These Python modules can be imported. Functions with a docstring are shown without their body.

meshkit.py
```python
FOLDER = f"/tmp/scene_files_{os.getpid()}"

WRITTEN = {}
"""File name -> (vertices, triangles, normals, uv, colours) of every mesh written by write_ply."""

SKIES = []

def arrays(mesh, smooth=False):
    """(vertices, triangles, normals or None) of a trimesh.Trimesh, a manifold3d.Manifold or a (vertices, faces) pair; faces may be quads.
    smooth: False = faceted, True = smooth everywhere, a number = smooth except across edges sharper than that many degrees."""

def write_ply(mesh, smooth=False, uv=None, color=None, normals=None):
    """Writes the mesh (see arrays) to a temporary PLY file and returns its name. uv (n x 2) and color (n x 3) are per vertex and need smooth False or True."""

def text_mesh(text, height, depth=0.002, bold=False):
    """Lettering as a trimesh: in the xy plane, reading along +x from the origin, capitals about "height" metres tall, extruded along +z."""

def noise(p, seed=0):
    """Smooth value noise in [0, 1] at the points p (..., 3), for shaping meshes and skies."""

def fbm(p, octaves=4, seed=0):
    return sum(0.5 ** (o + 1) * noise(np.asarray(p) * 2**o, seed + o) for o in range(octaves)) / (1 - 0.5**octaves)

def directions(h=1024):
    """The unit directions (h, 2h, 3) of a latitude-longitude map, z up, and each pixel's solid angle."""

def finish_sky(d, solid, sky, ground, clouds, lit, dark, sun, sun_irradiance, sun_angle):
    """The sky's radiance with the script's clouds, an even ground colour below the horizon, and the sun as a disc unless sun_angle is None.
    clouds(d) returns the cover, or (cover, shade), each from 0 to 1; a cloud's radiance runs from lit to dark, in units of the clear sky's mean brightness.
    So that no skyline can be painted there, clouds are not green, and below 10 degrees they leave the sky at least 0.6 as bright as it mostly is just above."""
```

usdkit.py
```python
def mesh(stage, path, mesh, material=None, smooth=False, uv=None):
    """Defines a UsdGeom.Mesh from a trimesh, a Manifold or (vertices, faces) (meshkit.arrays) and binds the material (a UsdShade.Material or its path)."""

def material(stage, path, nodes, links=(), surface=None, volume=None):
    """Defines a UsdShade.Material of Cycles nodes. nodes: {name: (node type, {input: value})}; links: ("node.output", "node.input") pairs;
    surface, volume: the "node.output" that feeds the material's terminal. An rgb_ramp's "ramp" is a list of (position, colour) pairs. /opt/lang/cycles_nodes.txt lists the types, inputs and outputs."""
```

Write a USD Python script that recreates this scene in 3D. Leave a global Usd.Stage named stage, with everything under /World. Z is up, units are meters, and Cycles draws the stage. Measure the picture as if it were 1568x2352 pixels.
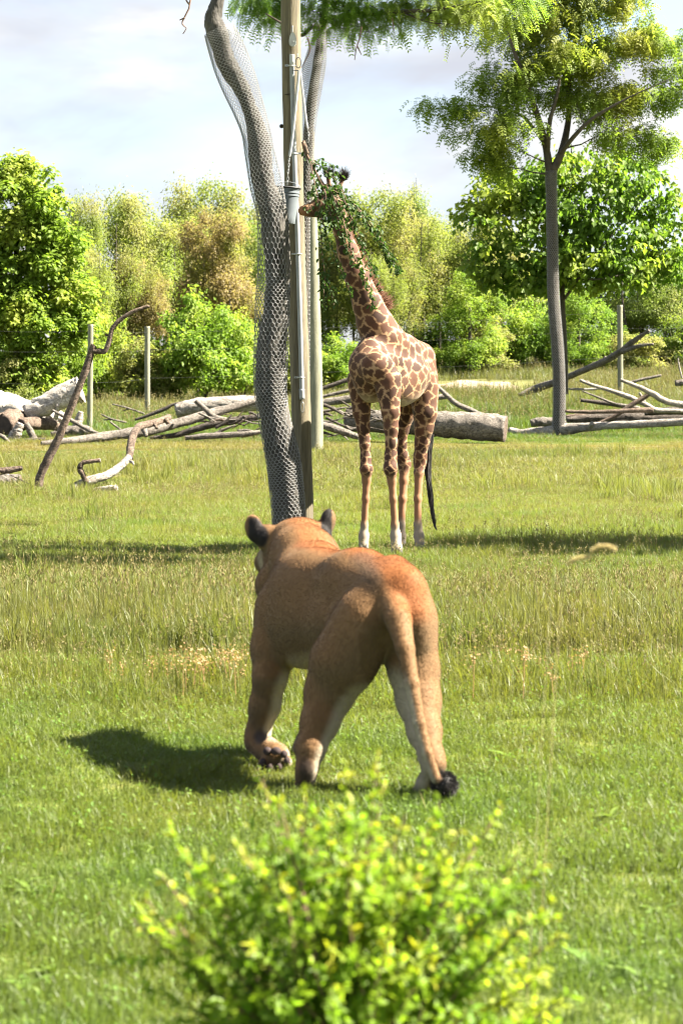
import math, numpy as np, trimesh, usdkit
from meshkit import noise, fbm
from pxr import Usd, UsdGeom, UsdLux, UsdShade, Sdf, Gf, Vt

stage = Usd.Stage.CreateInMemory()
UsdGeom.SetStageUpAxis(stage, UsdGeom.Tokens.z)
UsdGeom.SetStageMetersPerUnit(stage, 1.0)
UsdGeom.Xform.Define(stage, '/World')
UsdGeom.Scope.Define(stage, '/World/Looks')
PI = math.pi

# ------------------------------------------------------------------ camera, sky, sun, exposure
F, CX, CY, HZ, CAMH = 5200.0, 784.0, 1176.0, 870.0, 1.9     # measured on the photograph at 1568 x 2352
PITCH = math.atan((CY - HZ) / F)
EXPOSURE = 3.3
ALB = 0.68          # all base colours below were matched at a lower exposure
SUN_EL, SUN_AZ = math.radians(45), math.radians(91)          # azimuth from +y towards +x
cam = UsdGeom.Camera.Define(stage, '/World/camera')
cam.AddTranslateOp().Set((0, 0, CAMH))
cam.AddRotateXOp().Set(90 - math.degrees(PITCH))
cam.CreateHorizontalApertureAttr(15.0)
cam.CreateVerticalApertureAttr(22.5)
cam.CreateFocalLengthAttr(15.0 * F / 1568)
cam.CreateFStopAttr(2.9)
cam.CreateFocusDistanceAttr(25.0)
cam.CreateExposureAttr(EXPOSURE)
cam.CreateClippingRangeAttr((0.05, 20000))
SUN = np.array([math.cos(SUN_EL) * math.sin(SUN_AZ), math.cos(SUN_EL) * math.cos(SUN_AZ), math.sin(SUN_EL)])

dome = UsdLux.DomeLight.Define(stage, '/World/sky')
dome.GetPrim().SetCustomDataByKey('kind', 'structure')
skymat = usdkit.material(stage, '/World/Looks/sky_clouds', {
    'sky': ('sky_texture', {'sky_type': 'single_scattering', 'sun_disc': False, 'sun_elevation': SUN_EL, 'sun_rotation': SUN_AZ, 'aerosol_density': 1.6, 'air_density': 1.0}),
    'tc': ('texture_coordinate', {}),
    'map': ('mapping', {'scale': (1.0, 1.0, 2.6), 'location': (0.35, 0.1, 0.42)}),
    'n1': ('noise_texture', {'scale': 4.2, 'detail': 7.0, 'roughness': 0.5, 'distortion': 0.3}),
    'cov': ('map_range', {'range_type': 'smoothstep', 'from_min': 0.42, 'from_max': 0.64, 'clamp': True}),
    'map2': ('mapping', {'scale': (1.0, 1.0, 3.0), 'location': (4.35, 2.1, 0.9)}),
    'n2': ('noise_texture', {'scale': 9.0, 'detail': 5.0, 'roughness': 0.5}),
    'shade': ('rgb_ramp', {'ramp': [(0.36, (1.20, 1.25, 1.40)), (0.50, (1.42, 1.45, 1.53)), (0.62, (1.88, 1.84, 1.76))]}),
    'pale': ('mix_color', {'fac': 0.7, 'b': (0.92, 1.12, 1.45), 'use_clamp': False}),
    'mix': ('mix_color', {'use_clamp': False}),
    'bg': ('background_shader', {'strength': 0.062}),
}, [('tc.generated', 'map.vector'), ('map.vector', 'n1.vector'), ('n1.fac', 'cov.value'), ('tc.generated', 'map2.vector'), ('map2.vector', 'n2.vector'), ('n2.fac', 'shade.fac'),
    ('sky.color', 'pale.a'), ('pale.result', 'mix.a'), ('shade.color', 'mix.b'), ('cov.result', 'mix.fac'), ('mix.result', 'bg.color')], surface='bg.background')
UsdShade.MaterialBindingAPI.Apply(dome.GetPrim()).Bind(skymat)

sun = UsdLux.DistantLight.Define(stage, '/World/sun')
sun.CreateNormalizeAttr(True)
sun.CreateIntensityAttr(1.25)
sun.CreateAngleAttr(0.53)
sun.CreateColorAttr((1.0, 0.93, 0.80))
sun.AddRotateXYZOp().Set((math.degrees(PI / 2 - SUN_EL), 0, -math.degrees(SUN_AZ) + 180))

# ------------------------------------------------------------------ from the photograph's measures to metres
CP, SP = math.cos(PITCH), math.sin(PITCH)


def P(px, py, D):
    """The point seen at a place of the photograph (1568 wide) at the distance y = D."""
    u, v = (px - CX) / F, -(py - CY) / F
    d = np.array([u, CP + v * SP, -SP + v * CP])
    return np.array([0, 0, CAMH]) + d * (D / d[1])


def R(px, D):
    return px * D / F


def smooth(a, b, x):
    t = np.clip((np.asarray(x, float) - a) / (b - a), 0, 1)
    return t * t * (3 - 2 * t)


def gz(x, y):
    """Height of the ground."""
    x, y = np.broadcast_arrays(np.asarray(x, float), np.asarray(y, float))
    p = np.stack([x, y, np.zeros_like(x)], -1)
    yc = 14.75 + 0.25 * np.sin(x * 0.9 + 0.6) + 0.12 * np.sin(x * 2.3)
    lawn = 0.05 * (noise(p * 0.9, 3) - 0.5) + 0.025 * (noise(p * 2.6, 4) - 0.5)
    lawn = lawn + 0.03 * smooth(12.5, 14.5, y)
    s = 0.026 + 0.028 * smooth(-5, 6, x)
    e = np.maximum(y - 85, 0)
    rise = s * np.where(e < 20, e * e / 40, e - 10) * np.where(e > 0, 1, 0)
    rise = np.where(e > 90, s * (80 + 40 * (1 - np.exp(-(e - 90) / 60))), rise)
    far = -0.15 + rise + (0.10 * (noise(p * 0.35, 5) - 0.5)) * smooth(18, 26, y) + 0.03 * (noise(p * 1.7, 6) - 0.5)
    t = y - yc
    ditch = np.where(t < 0.5, 0.02 - 1.2 * smooth(0, 0.5, t), -1.18 + 1.03 * smooth(1.2, 2.6, t))
    z = np.where(t < 0, lawn, np.where(t < 2.6, ditch, far))
    return z


def G(px, py):
    """The ground point seen at a place of the photograph beyond the ditch."""
    u, v = (px - CX) / F, -(py - CY) / F
    d = np.array([u, CP + v * SP, -SP + v * CP])
    D = np.linspace(18, 400, 6000)
    q = np.array([0, 0, CAMH]) + d * (D / d[1])[:, None]
    below = q[:, 2] < gz(q[:, 0], q[:, 1])
    i = int(np.argmax(below)) if below.any() else len(D) - 1
    return q[i]


# ------------------------------------------------------------------ scene helpers
USED = {}


def path_for(name, parent=None):
    base = (str(parent.GetPath()) if parent is not None else '/World') + '/' + name
    k = USED.get(base, 0)
    USED[base] = k + 1
    return base if k == 0 else f'{base}_{k:03d}'


def tag(prim, label=None, cat=None, group=None, kind=None):
    for k, v in (('label', label), ('category', cat), ('group', group), ('kind', kind)):
        if v:
            prim.SetCustomDataByKey(k, v)
    return prim


def obj(name, mesh, mat, parent=None, smooth_=False, fur=None):
    m = usdkit.mesh(stage, path_for(name, parent), mesh, mat, smooth=smooth_)
    if fur is not None:
        UsdGeom.PrimvarsAPI(m).CreatePrimvar('fur', Sdf.ValueTypeNames.Color3fArray, 'vertex').Set(Vt.Vec3fArray.FromNumpy(np.asarray(fur, np.float32)))
    return m.GetPrim()


def thing(name, label, cat, loc=(0, 0, 0), rotz=0, scale=1, group=None):
    x = UsdGeom.Xform.Define(stage, path_for(name))
    x.AddTranslateOp().Set(Gf.Vec3d(*map(float, loc)))
    x.AddRotateZOp().Set(float(rotz))
    s = np.broadcast_to(scale, 3)
    x.AddScaleOp().Set(Gf.Vec3f(*map(float, s)))
    return tag(x.GetPrim(), label, cat, group)


def copy(root, label, loc, rotz=0, scale=1, group=None, cat=None):
    r = thing(root.GetName(), label, cat or root.GetCustomDataByKey('category'), loc, rotz, scale, group or root.GetCustomDataByKey('group'))
    r.GetReferences().AddInternalReference(root.GetPath())
    r.SetInstanceable(True)
    return r


def curves(name, strands, width, mat, parent, kind=None):
    """strands: (n, k, 3); width: a number or one value per point of a strand."""
    n, k, _ = strands.shape
    c = UsdGeom.BasisCurves.Define(stage, path_for(name, parent))
    c.CreateTypeAttr('linear')
    c.CreatePointsAttr(Vt.Vec3fArray.FromNumpy(strands.reshape(-1, 3).astype(np.float32)))
    c.CreateCurveVertexCountsAttr(Vt.IntArray.FromNumpy(np.full(n, k, np.int32)))
    c.CreateWidthsAttr(Vt.FloatArray.FromNumpy(np.tile(np.broadcast_to(width, k), n).astype(np.float32)))
    c.SetWidthsInterpolation('vertex')
    UsdShade.MaterialBindingAPI.Apply(c.GetPrim()).Bind(mat)
    return tag(c.GetPrim(), kind=kind)


# ------------------------------------------------------------------ materials
def look(name, nodes, links, surface):
    return usdkit.material(stage, '/World/Looks/' + name, nodes, links, surface=surface)


def dim(*cs):
    return [tuple(ALB * v for v in c) for c in cs]


def plain(name, c1, c2, scale=8, rough=0.6, bump=0.0, bscale=40, metallic=0.0, stretch=(1, 1, 1), spec=0.4):
    """Two tones mixed by noise in object space, with fine relief."""
    c1, c2 = dim(c1, c2)
    nodes = {'tc': ('texture_coordinate', {}), 'map': ('mapping', {'scale': stretch}),
             'n': ('noise_texture', {'scale': float(scale), 'detail': 6.0, 'roughness': 0.65}),
             'r': ('rgb_ramp', {'ramp': [(0.32, c1), (0.68, c2)]}),
             'nb': ('noise_texture', {'scale': float(bscale), 'detail': 4.0}),
             'b': ('bump', {'strength': float(bump), 'distance': 0.02}),
             'p': ('principled_bsdf', {'roughness': float(rough), 'metallic': float(metallic), 'specular_ior_level': float(spec)})}
    links = [('tc.object', 'map.vector'), ('map.vector', 'n.vector'), ('map.vector', 'nb.vector'), ('n.fac', 'r.fac'), ('r.color', 'p.base_color'), ('nb.fac', 'b.height')]
    if bump:
        links.append(('b.normal', 'p.normal'))
    return look(name, nodes, links, 'p.BSDF')


def leafy(name, ca, cb, tint=None, tscale=0.6, trans=0.5, rough=0.55, spec=0.18, ccolor=2.0):
    """Leaves: colour varies from leaf to leaf and from clump to clump; light passes through."""
    ca, cb, tint = dim(ca, cb, tint or ca)
    nodes = {'g': ('geometry', {}), 'oi': ('object_info', {}), 'r': ('rgb_ramp', {'ramp': [(0.0, ca), (1.0, cb)]}),
             'n': ('noise_texture', {'scale': float(tscale), 'detail': 3.0}),
             'nr': ('map_range', {'range_type': 'smoothstep', 'from_min': 0.45, 'from_max': 0.68, 'clamp': True}),
             'mx': ('mix_color', {'b': tint}),
             'hs': ('map_range', {'from_min': 0.0, 'from_max': 1.0, 'to_min': 0.485, 'to_max': 0.515}),
             'hv': ('hsv', {'saturation': 1.0, 'value': 1.0, 'fac': 1.0}),
             'p': ('principled_bsdf', {'roughness': float(rough), 'specular_ior_level': float(spec)}),
             'br': ('mix_color', {'blend_type': 'multiply', 'fac': 1.0, 'b': (ccolor * .9, ccolor * .95, ccolor * 0.55), 'use_clamp': False}),
             't': ('translucent_bsdf', {}), 'm': ('mix_closure', {'fac': float(trans)})}
    links = [('g.random_per_island', 'r.fac'), ('g.position', 'n.vector'), ('n.fac', 'nr.value'), ('nr.result', 'mx.fac'), ('r.color', 'mx.a'),
             ('oi.random', 'hs.value'), ('hs.result', 'hv.hue'), ('mx.result', 'hv.color'), ('hv.color', 'p.base_color'), ('hv.color', 'br.a'), ('br.result', 't.color'),
             ('p.BSDF', 'm.closure1'), ('t.BSDF', 'm.closure2')]
    return look(name, nodes, links, 'm.closure')


def furry(name, rough=0.75, nscale=90, amount=0.25, stretch=(1, 1, 1), sheen=0.1):
    nodes = {'a': ('attribute', {}), 'tc': ('texture_coordinate', {}), 'map': ('mapping', {'scale': stretch}),
             'n': ('noise_texture', {'scale': float(nscale), 'detail': 4.0, 'roughness': 0.7}),
             'n2': ('noise_texture', {'scale': 7.0, 'detail': 4.0, 'roughness': 0.6}),
             'mr': ('map_range', {'from_min': 0.25, 'from_max': 0.75, 'to_min': ALB * (1 - amount), 'to_max': ALB * (1 + amount)}),
             'mr2': ('map_range', {'from_min': 0.25, 'from_max': 0.75, 'to_min': 1 - amount * 0.6, 'to_max': 1 + amount * 0.6}),
             'mu': ('math', {'math_type': 'multiply'}),
             'sc': ('vector_math', {'math_type': 'scale'}),
             'b': ('bump', {'strength': 0.1, 'distance': 0.01}),
             'p': ('principled_bsdf', {'roughness': float(rough), 'specular_ior_level': 0.2, 'sheen_weight': float(sheen), 'sheen_roughness': 0.4, 'sheen_tint': (1.0, 0.8, 0.6)})}
    links = [('tc.object', 'map.vector'), ('map.vector', 'n.vector'), ('tc.object', 'n2.vector'), ('n.fac', 'mr.value'), ('n2.fac', 'mr2.value'), ('mr.result', 'mu.value1'), ('mr2.result', 'mu.value2'),
             ('a.color', 'sc.vector1'), ('mu.value', 'sc.scale'), ('sc.vector', 'p.base_color'), ('n.fac', 'b.height'), ('b.normal', 'p.normal')]
    m = look(name, nodes, links, 'p.BSDF')
    UsdShade.Shader.Get(stage, f'/World/Looks/{name}/a').CreateInput('attribute', Sdf.ValueTypeNames.String).Set('fur')
    return m


def zoned(name, ramp, blade=False, trans=0.4, nscale=0.5, namp=0.10, vary=0.35):
    """Ground and grass share one colour map: how the meadow changes with the distance from the rail (y / 150), broken up by noise."""
    nodes = {'g': ('geometry', {}), 's': ('separate_xyz', {}),
             'n': ('noise_texture', {'scale': float(nscale), 'detail': 5.0, 'roughness': 0.6}),
             'ny': ('map_range', {'from_min': 0.2, 'from_max': 0.8, 'to_min': -7.0, 'to_max': 7.0}),
             'near': ('map_range', {'from_min': 12.0, 'from_max': 40.0, 'to_min': 0.12, 'to_max': 1.0, 'clamp': True}),
             'nm': ('math', {'math_type': 'multiply'}), 'add': ('math', {'math_type': 'add'}),
             'div': ('math', {'math_type': 'divide', 'value2': 150.0}),
             'r': ('rgb_ramp', {'ramp': [(p, dim(c)[0]) for p, c in ramp]}),
             'n2': ('noise_texture', {'scale': 2.3, 'detail': 5.0, 'roughness': 0.65}),
             'dry': ('map_range', {'range_type': 'smoothstep', 'from_min': 0.55, 'from_max': 0.75, 'to_min': 0.0, 'to_max': 0.55, 'clamp': True}),
             'dm': ('mix_color', {'b': dim((0.20, 0.165, 0.055))[0]}),
             'v': ('map_range', {'from_min': 0.0, 'from_max': 1.0, 'to_min': 1 - vary, 'to_max': 1 + vary}),
             'sc': ('vector_math', {'math_type': 'scale'}),
             'n3': ('noise_texture', {'scale': 0.8, 'detail': 3.0}),
             'hu': ('map_range', {'from_min': 0.3, 'from_max': 0.7, 'to_min': 0.478, 'to_max': 0.522, 'clamp': True}),
             'hv': ('hsv', {'saturation': 1.0, 'value': 1.0, 'fac': 1.0}),
             'p': ('principled_bsdf', {'roughness': 0.5 if blade else 0.9, 'specular_ior_level': 0.35 if blade else 0.1})}
    links = [('g.position', 's.vector'), ('g.position', 'n.vector'), ('n.fac', 'ny.value'), ('s.y', 'near.value'), ('ny.result', 'nm.value1'), ('near.result', 'nm.value2'),
             ('s.y', 'add.value1'), ('nm.value', 'add.value2'), ('add.value', 'div.value1'), ('div.value', 'r.fac'), ('g.position', 'n2.vector'), ('n2.fac', 'dry.value'),
             ('r.color', 'dm.a'), ('dry.result', 'dm.fac'), ('dm.result', 'hv.color'), ('g.position', 'n3.vector'), ('n3.fac', 'hu.value'), ('hu.result', 'hv.hue'), ('hv.color', 'sc.vector1'), ('v.result', 'sc.scale'), ('sc.vector', 'p.base_color')]
    if blade:
        links.append(('g.random_per_island', 'v.value'))
        nodes.update({'br': ('mix_color', {'blend_type': 'multiply', 'fac': 1.0, 'b': (1.5, 1.5, 0.8), 'use_clamp': False}), 't': ('translucent_bsdf', {}), 'm': ('mix_closure', {'fac': float(trans)})})
        links += [('sc.vector', 'br.a'), ('br.result', 't.color'), ('p.BSDF', 'm.closure1'), ('t.BSDF', 'm.closure2')]
        return look(name, nodes, links, 'm.closure')
    nodes['n4'] = ('noise_texture', {'scale': 30.0, 'detail': 4.0})
    links += [('g.position', 'n4.vector'), ('n4.fac', 'v.value')]
    return look(name, nodes, links, 'p.BSDF')


GRASS_RAMP = [(0.0, (0.145, 0.22, 0.038)), (0.05, (0.155, 0.225, 0.036)), (0.075, (0.175, 0.23, 0.038)), (0.098, (0.215, 0.24, 0.05)), (0.122, (0.20, 0.215, 0.06)), (0.16, (0.19, 0.225, 0.05)), (0.19, (0.225, 0.28, 0.052)),
              (0.25, (0.245, 0.28, 0.06)), (0.36, (0.25, 0.255, 0.08)), (0.405, (0.18, 0.23, 0.05)), (0.44, (0.30, 0.26, 0.085)), (0.475, (0.23, 0.25, 0.065)), (0.50, (0.14, 0.215, 0.035)), (0.60, (0.145, 0.225, 0.042)),
              (0.68, (0.165, 0.21, 0.055)), (0.78, (0.21, 0.215, 0.08)), (1.0, (0.16, 0.19, 0.06))]
ground_mat = zoned('ground_soil', [(p, tuple(0.5 * a + 0.5 * b for a, b in zip(c, (0.10, 0.085, 0.03)))) for p, c in GRASS_RAMP])
blade_mat = zoned('grass_blades', GRASS_RAMP, blade=True, trans=0.48)
seed_mat = leafy('grass_seed', (0.20, 0.17, 0.075), (0.26, 0.20, 0.11), trans=0.3, rough=0.7, spec=0.1, ccolor=1.1)
weed_mat = leafy('weed_leaf', (0.12, 0.19, 0.034), (0.165, 0.23, 0.045), trans=0.35, spec=0.12)
lime_leaf = leafy('lime_leaf', (0.165, 0.245, 0.032), (0.245, 0.32, 0.05), (0.285, 0.33, 0.06))
olive_leaf = leafy('olive_leaf', (0.185, 0.23, 0.052), (0.265, 0.30, 0.075), (0.28, 0.265, 0.10), tscale=0.35)
pink_leaf = leafy('beige_leaf', (0.27, 0.215, 0.10), (0.36, 0.285, 0.15), (0.22, 0.235, 0.06), tscale=0.5)
green_leaf = leafy('green_leaf', (0.075, 0.135, 0.02), (0.12, 0.19, 0.028), (0.13, 0.18, 0.03))
locust_leaf = leafy('locust_leaf', (0.14, 0.22, 0.03), (0.20, 0.28, 0.045), (0.255, 0.28, 0.055), tscale=0.33)
broad_leaf = leafy('broad_leaf', (0.115, 0.185, 0.025), (0.18, 0.255, 0.035), (0.24, 0.285, 0.04), tscale=0.4, spec=0.2, rough=0.55)
browse_leaf = leafy('browse_leaf', (0.05, 0.085, 0.02), (0.10, 0.145, 0.034), trans=0.35, spec=0.2, rough=0.6)
bush_leaf = leafy('bush_leaf', (0.13, 0.235, 0.02), (0.215, 0.315, 0.03), (0.28, 0.345, 0.03), tscale=3.0, spec=0.22, rough=0.5, ccolor=2.2)
bush_tip = leafy('bush_tip_leaf', (0.33, 0.34, 0.025), (0.40, 0.31, 0.045), trans=0.45, spec=0.25, rough=0.5, ccolor=1.5)
bark = plain('bark', (0.055, 0.045, 0.035), (0.16, 0.135, 0.105), 14, 0.9, 0.8, 30, stretch=(1, 1, 0.25))
bark_dark = plain('dark_bark', (0.03, 0.025, 0.018), (0.085, 0.068, 0.05), 5, 0.9)
bark_grey = plain('grey_bark', (0.028, 0.025, 0.021), (0.10, 0.09, 0.075), 9, 0.9, 0.9, 26, stretch=(1, 1, 0.4))
twig_mat = plain('twig', (0.10, 0.055, 0.035), (0.19, 0.11, 0.07), 10, 0.8)
def timber(name, dark, mid, light, scale=9, bump=1.0):
    """Weathered wood: patches of tone, fine grain, dark cracks and peeling bark."""
    dark, mid, light = dim(dark, mid, light)
    nodes = {'tc': ('texture_coordinate', {}), 'n': ('noise_texture', {'scale': float(scale), 'detail': 9.0, 'roughness': 0.72, 'distortion': 1.2}),
             'big': ('noise_texture', {'scale': 1.6, 'detail': 3.0}), 'r': ('rgb_ramp', {'ramp': [(0.30, dark), (0.43, mid), (0.62, light)]}),
             'cm': ('mapping', {'scale': (2.2, 6.0, 9.0)}), 'cr': ('noise_texture', {'scale': 3.0, 'detail': 6.0, 'roughness': 0.6, 'distortion': 0.6}),
             'ab': ('math', {'math_type': 'subtract', 'value2': 0.5}), 'ab2': ('math', {'math_type': 'absolute'}),
             'ck': ('map_range', {'range_type': 'smoothstep', 'from_min': 0.0, 'from_max': 0.035, 'to_min': 0.35, 'to_max': 1.0, 'clamp': True}),
             'bg': ('map_range', {'from_min': 0.3, 'from_max': 0.7, 'to_min': 0.72, 'to_max': 1.2, 'clamp': True}),
             'm1': ('math', {'math_type': 'multiply'}), 'sc': ('vector_math', {'math_type': 'scale'}), 'h': ('math', {'math_type': 'multiply'}),
             'b': ('bump', {'strength': float(bump), 'distance': 0.035}), 'p': ('principled_bsdf', {'roughness': 0.9, 'specular_ior_level': 0.2})}
    links = [('tc.object', 'n.vector'), ('tc.object', 'big.vector'), ('tc.object', 'cm.vector'), ('cm.vector', 'cr.vector'), ('n.fac', 'r.fac'), ('cr.fac', 'ab.value1'), ('ab.value', 'ab2.value1'), ('ab2.value', 'ck.value'),
             ('big.fac', 'bg.value'), ('ck.result', 'm1.value1'), ('bg.result', 'm1.value2'), ('r.color', 'sc.vector1'), ('m1.value', 'sc.scale'), ('sc.vector', 'p.base_color'), ('n.fac', 'h.value1'), ('ck.result', 'h.value2'), ('h.value', 'b.height'), ('b.normal', 'p.normal')]
    return look(name, nodes, links, 'p.BSDF')


wood_pale = timber('bleached_wood', (0.15, 0.115, 0.09), (0.30, 0.26, 0.22), (0.44, 0.40, 0.35))
wood_white = timber('sun_bleached_wood', (0.30, 0.25, 0.20), (0.52, 0.47, 0.41), (0.68, 0.63, 0.56))  # pale wood lightened further: a sunlit look put into the colour
wood_grey = timber('weathered_wood', (0.055, 0.045, 0.037), (0.14, 0.12, 0.10), (0.27, 0.235, 0.20))
wood_brown = timber('barky_wood', (0.045, 0.03, 0.022), (0.12, 0.083, 0.06), (0.22, 0.165, 0.125))
wood_dark = timber('dark_wood', (0.02, 0.016, 0.013), (0.065, 0.052, 0.042), (0.15, 0.125, 0.105))
hollow_mat = plain('hollow', (0.02, 0.014, 0.01), (0.06, 0.04, 0.03), 6, 0.95)  # dark colour on a closed log end, painted shade of a hole
pole_mat = plain('treated_pole', (0.065, 0.052, 0.03), (0.20, 0.165, 0.10), 6, 0.85, 0.5, 20, stretch=(6, 6, 0.35))
post_mat = plain('grey_green_post', (0.12, 0.12, 0.075), (0.26, 0.25, 0.17), 4, 0.85, 0.4, 20, stretch=(5, 5, 0.4))
pvc = plain('grey_conduit', (0.24, 0.25, 0.255), (0.31, 0.32, 0.325), 5, 0.5)
white_plastic = plain('white_plastic', (0.36, 0.365, 0.36), (0.44, 0.445, 0.44), 8, 0.4)
steel = plain('galvanised_steel', (0.42, 0.42, 0.42), (0.58, 0.58, 0.57), 20, 0.4, metallic=0.8)
bucket_mat = plain('grey_bucket', (0.12, 0.14, 0.155), (0.15, 0.17, 0.185), 5, 0.5)
black_rubber = plain('black_rubber', (0.012, 0.012, 0.013), (0.025, 0.025, 0.026), 10, 0.6)
net_mat = plain('plastic_netting', (0.105, 0.102, 0.098), (0.18, 0.176, 0.168), 6, 0.45, spec=0.6)
fence_wire = plain('fence_wire', (0.03, 0.03, 0.028), (0.06, 0.06, 0.055), 5, 0.8, spec=0.1)
sand_mat = plain('sandy_soil', (0.20, 0.145, 0.09), (0.34, 0.26, 0.18), 3, 0.95, 0.6, 9)
lion_mat = furry('lion_coat', nscale=70, amount=0.11, stretch=(1, 1, 0.45), sheen=0.03)
giraffe_mat = furry('giraffe_coat', nscale=60, amount=0.14)
black_hair = plain('black_hair', (0.008, 0.006, 0.005), (0.022, 0.016, 0.012), 30, 0.6)
red_hair = plain('chestnut_mane', (0.14, 0.055, 0.026), (0.26, 0.12, 0.06), 30, 0.7)
hoof_mat = plain('hoof', (0.09, 0.08, 0.07), (0.22, 0.20, 0.18), 20, 0.5)
eye_mat = plain('dark_eye', (0.01, 0.006, 0.004), (0.02, 0.012, 0.008), 10, 0.1)
pad_mat = plain('paw_pad', (0.03, 0.022, 0.022), (0.07, 0.052, 0.05), 40, 0.9, spec=0.08)
straw_mat = leafy('dry_seed_head', (0.70, 0.58, 0.38), (0.80, 0.68, 0.47), trans=0.4, rough=0.6, ccolor=1.2)
flower_mat = leafy('peach_flower', (0.42, 0.26, 0.13), (0.55, 0.42, 0.22), trans=0.35, ccolor=1.1)


# ------------------------------------------------------------------ shapes
def tube(pts, rad, sides=8, caps=True, rough=0.0, seed=0, nfreq=3.0):
    """A tube along a line with a radius at each point; rough pushes the skin in and out."""
    pts = np.asarray(pts, float)
    n = len(pts)
    rad = np.broadcast_to(rad, n).astype(float)
    t = np.gradient(pts, axis=0)
    t /= np.linalg.norm(t, axis=1, keepdims=True) + 1e-12
    ref = np.array([0.31, 0.95, 0.03]) if abs(t[:, 2]).mean() > 0.6 else np.array([0.05, 0.1, 0.99])
    a = np.cross(t, ref)
    a /= np.linalg.norm(a, axis=1, keepdims=True) + 1e-12
    b = np.cross(t, a)
    ang = np.arange(sides) * 2 * PI / sides
    ring = a[:, None] * np.cos(ang)[None, :, None] + b[:, None] * np.sin(ang)[None, :, None]
    rr = np.repeat(rad[:, None], sides, 1)
    if rough:
        q = np.stack([np.cos(ang)[None] * 1.3 + 0 * rr, np.sin(ang)[None] * 1.3 + 0 * rr, np.linspace(0, n / 5, n)[:, None] + 0 * rr], -1)
        rr = rr * (1 + rough * 2 * (fbm(q * nfreq / 1.3, 3, seed) - 0.5))
    v = (pts[:, None] + ring * rr[..., None]).reshape(-1, 3)
    i = np.arange(n - 1)[:, None] * sides
    j = np.arange(sides)[None]
    k = (j + 1) % sides
    q = np.stack([i + j, i + k, i + sides + k, i + sides + j], -1).reshape(-1, 4)
    f = np.vstack([q[:, [0, 2, 1]], q[:, [0, 3, 2]]])
    if caps:
        v = np.vstack([v, pts[0], pts[-1]])
        c0, c1 = len(v) - 2, len(v) - 1
        j = np.arange(sides)
        k = (j + 1) % sides
        f = np.vstack([f, np.stack([np.full(sides, c0), j, k], 1), np.stack([np.full(sides, c1), (n - 1) * sides + k, (n - 1) * sides + j], 1)])
    return v, f


def join(parts):
    vs, fs, o = [], [], 0
    for v, f in parts:
        vs.append(np.asarray(v, float))
        fs.append(np.asarray(f, int) + o)
        o += len(v)
    return np.vstack(vs), np.vstack(fs)


def spline(pts, n):
    """Catmull-Rom through the rows of pts (any width), n points."""
    p = np.asarray(pts, float)
    p = np.vstack([2 * p[0] - p[1], p, 2 * p[-1] - p[-2]])
    u = np.linspace(0, len(p) - 3 - 1e-9, n)
    i = u.astype(int)
    t = (u - i)[:, None]
    a, b, c, d = p[i], p[i + 1], p[i + 2], p[i + 3]
    return 0.5 * (2 * b + (c - a) * t + (2 * a - 5 * b + 4 * c - d) * t ** 2 + (3 * b - a - 3 * c + d) * t ** 3)


def ball(c, r, sub=2):
    m = trimesh.creation.icosphere(sub)
    return np.array(m.vertices) * r + np.asarray(c), np.array(m.faces)


def boxm(c, size, rot=None):
    m = trimesh.creation.box(size)
    if rot is not None:
        m.apply_transform(rot)
    return np.array(m.vertices) + np.asarray(c), np.array(m.faces)


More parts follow.
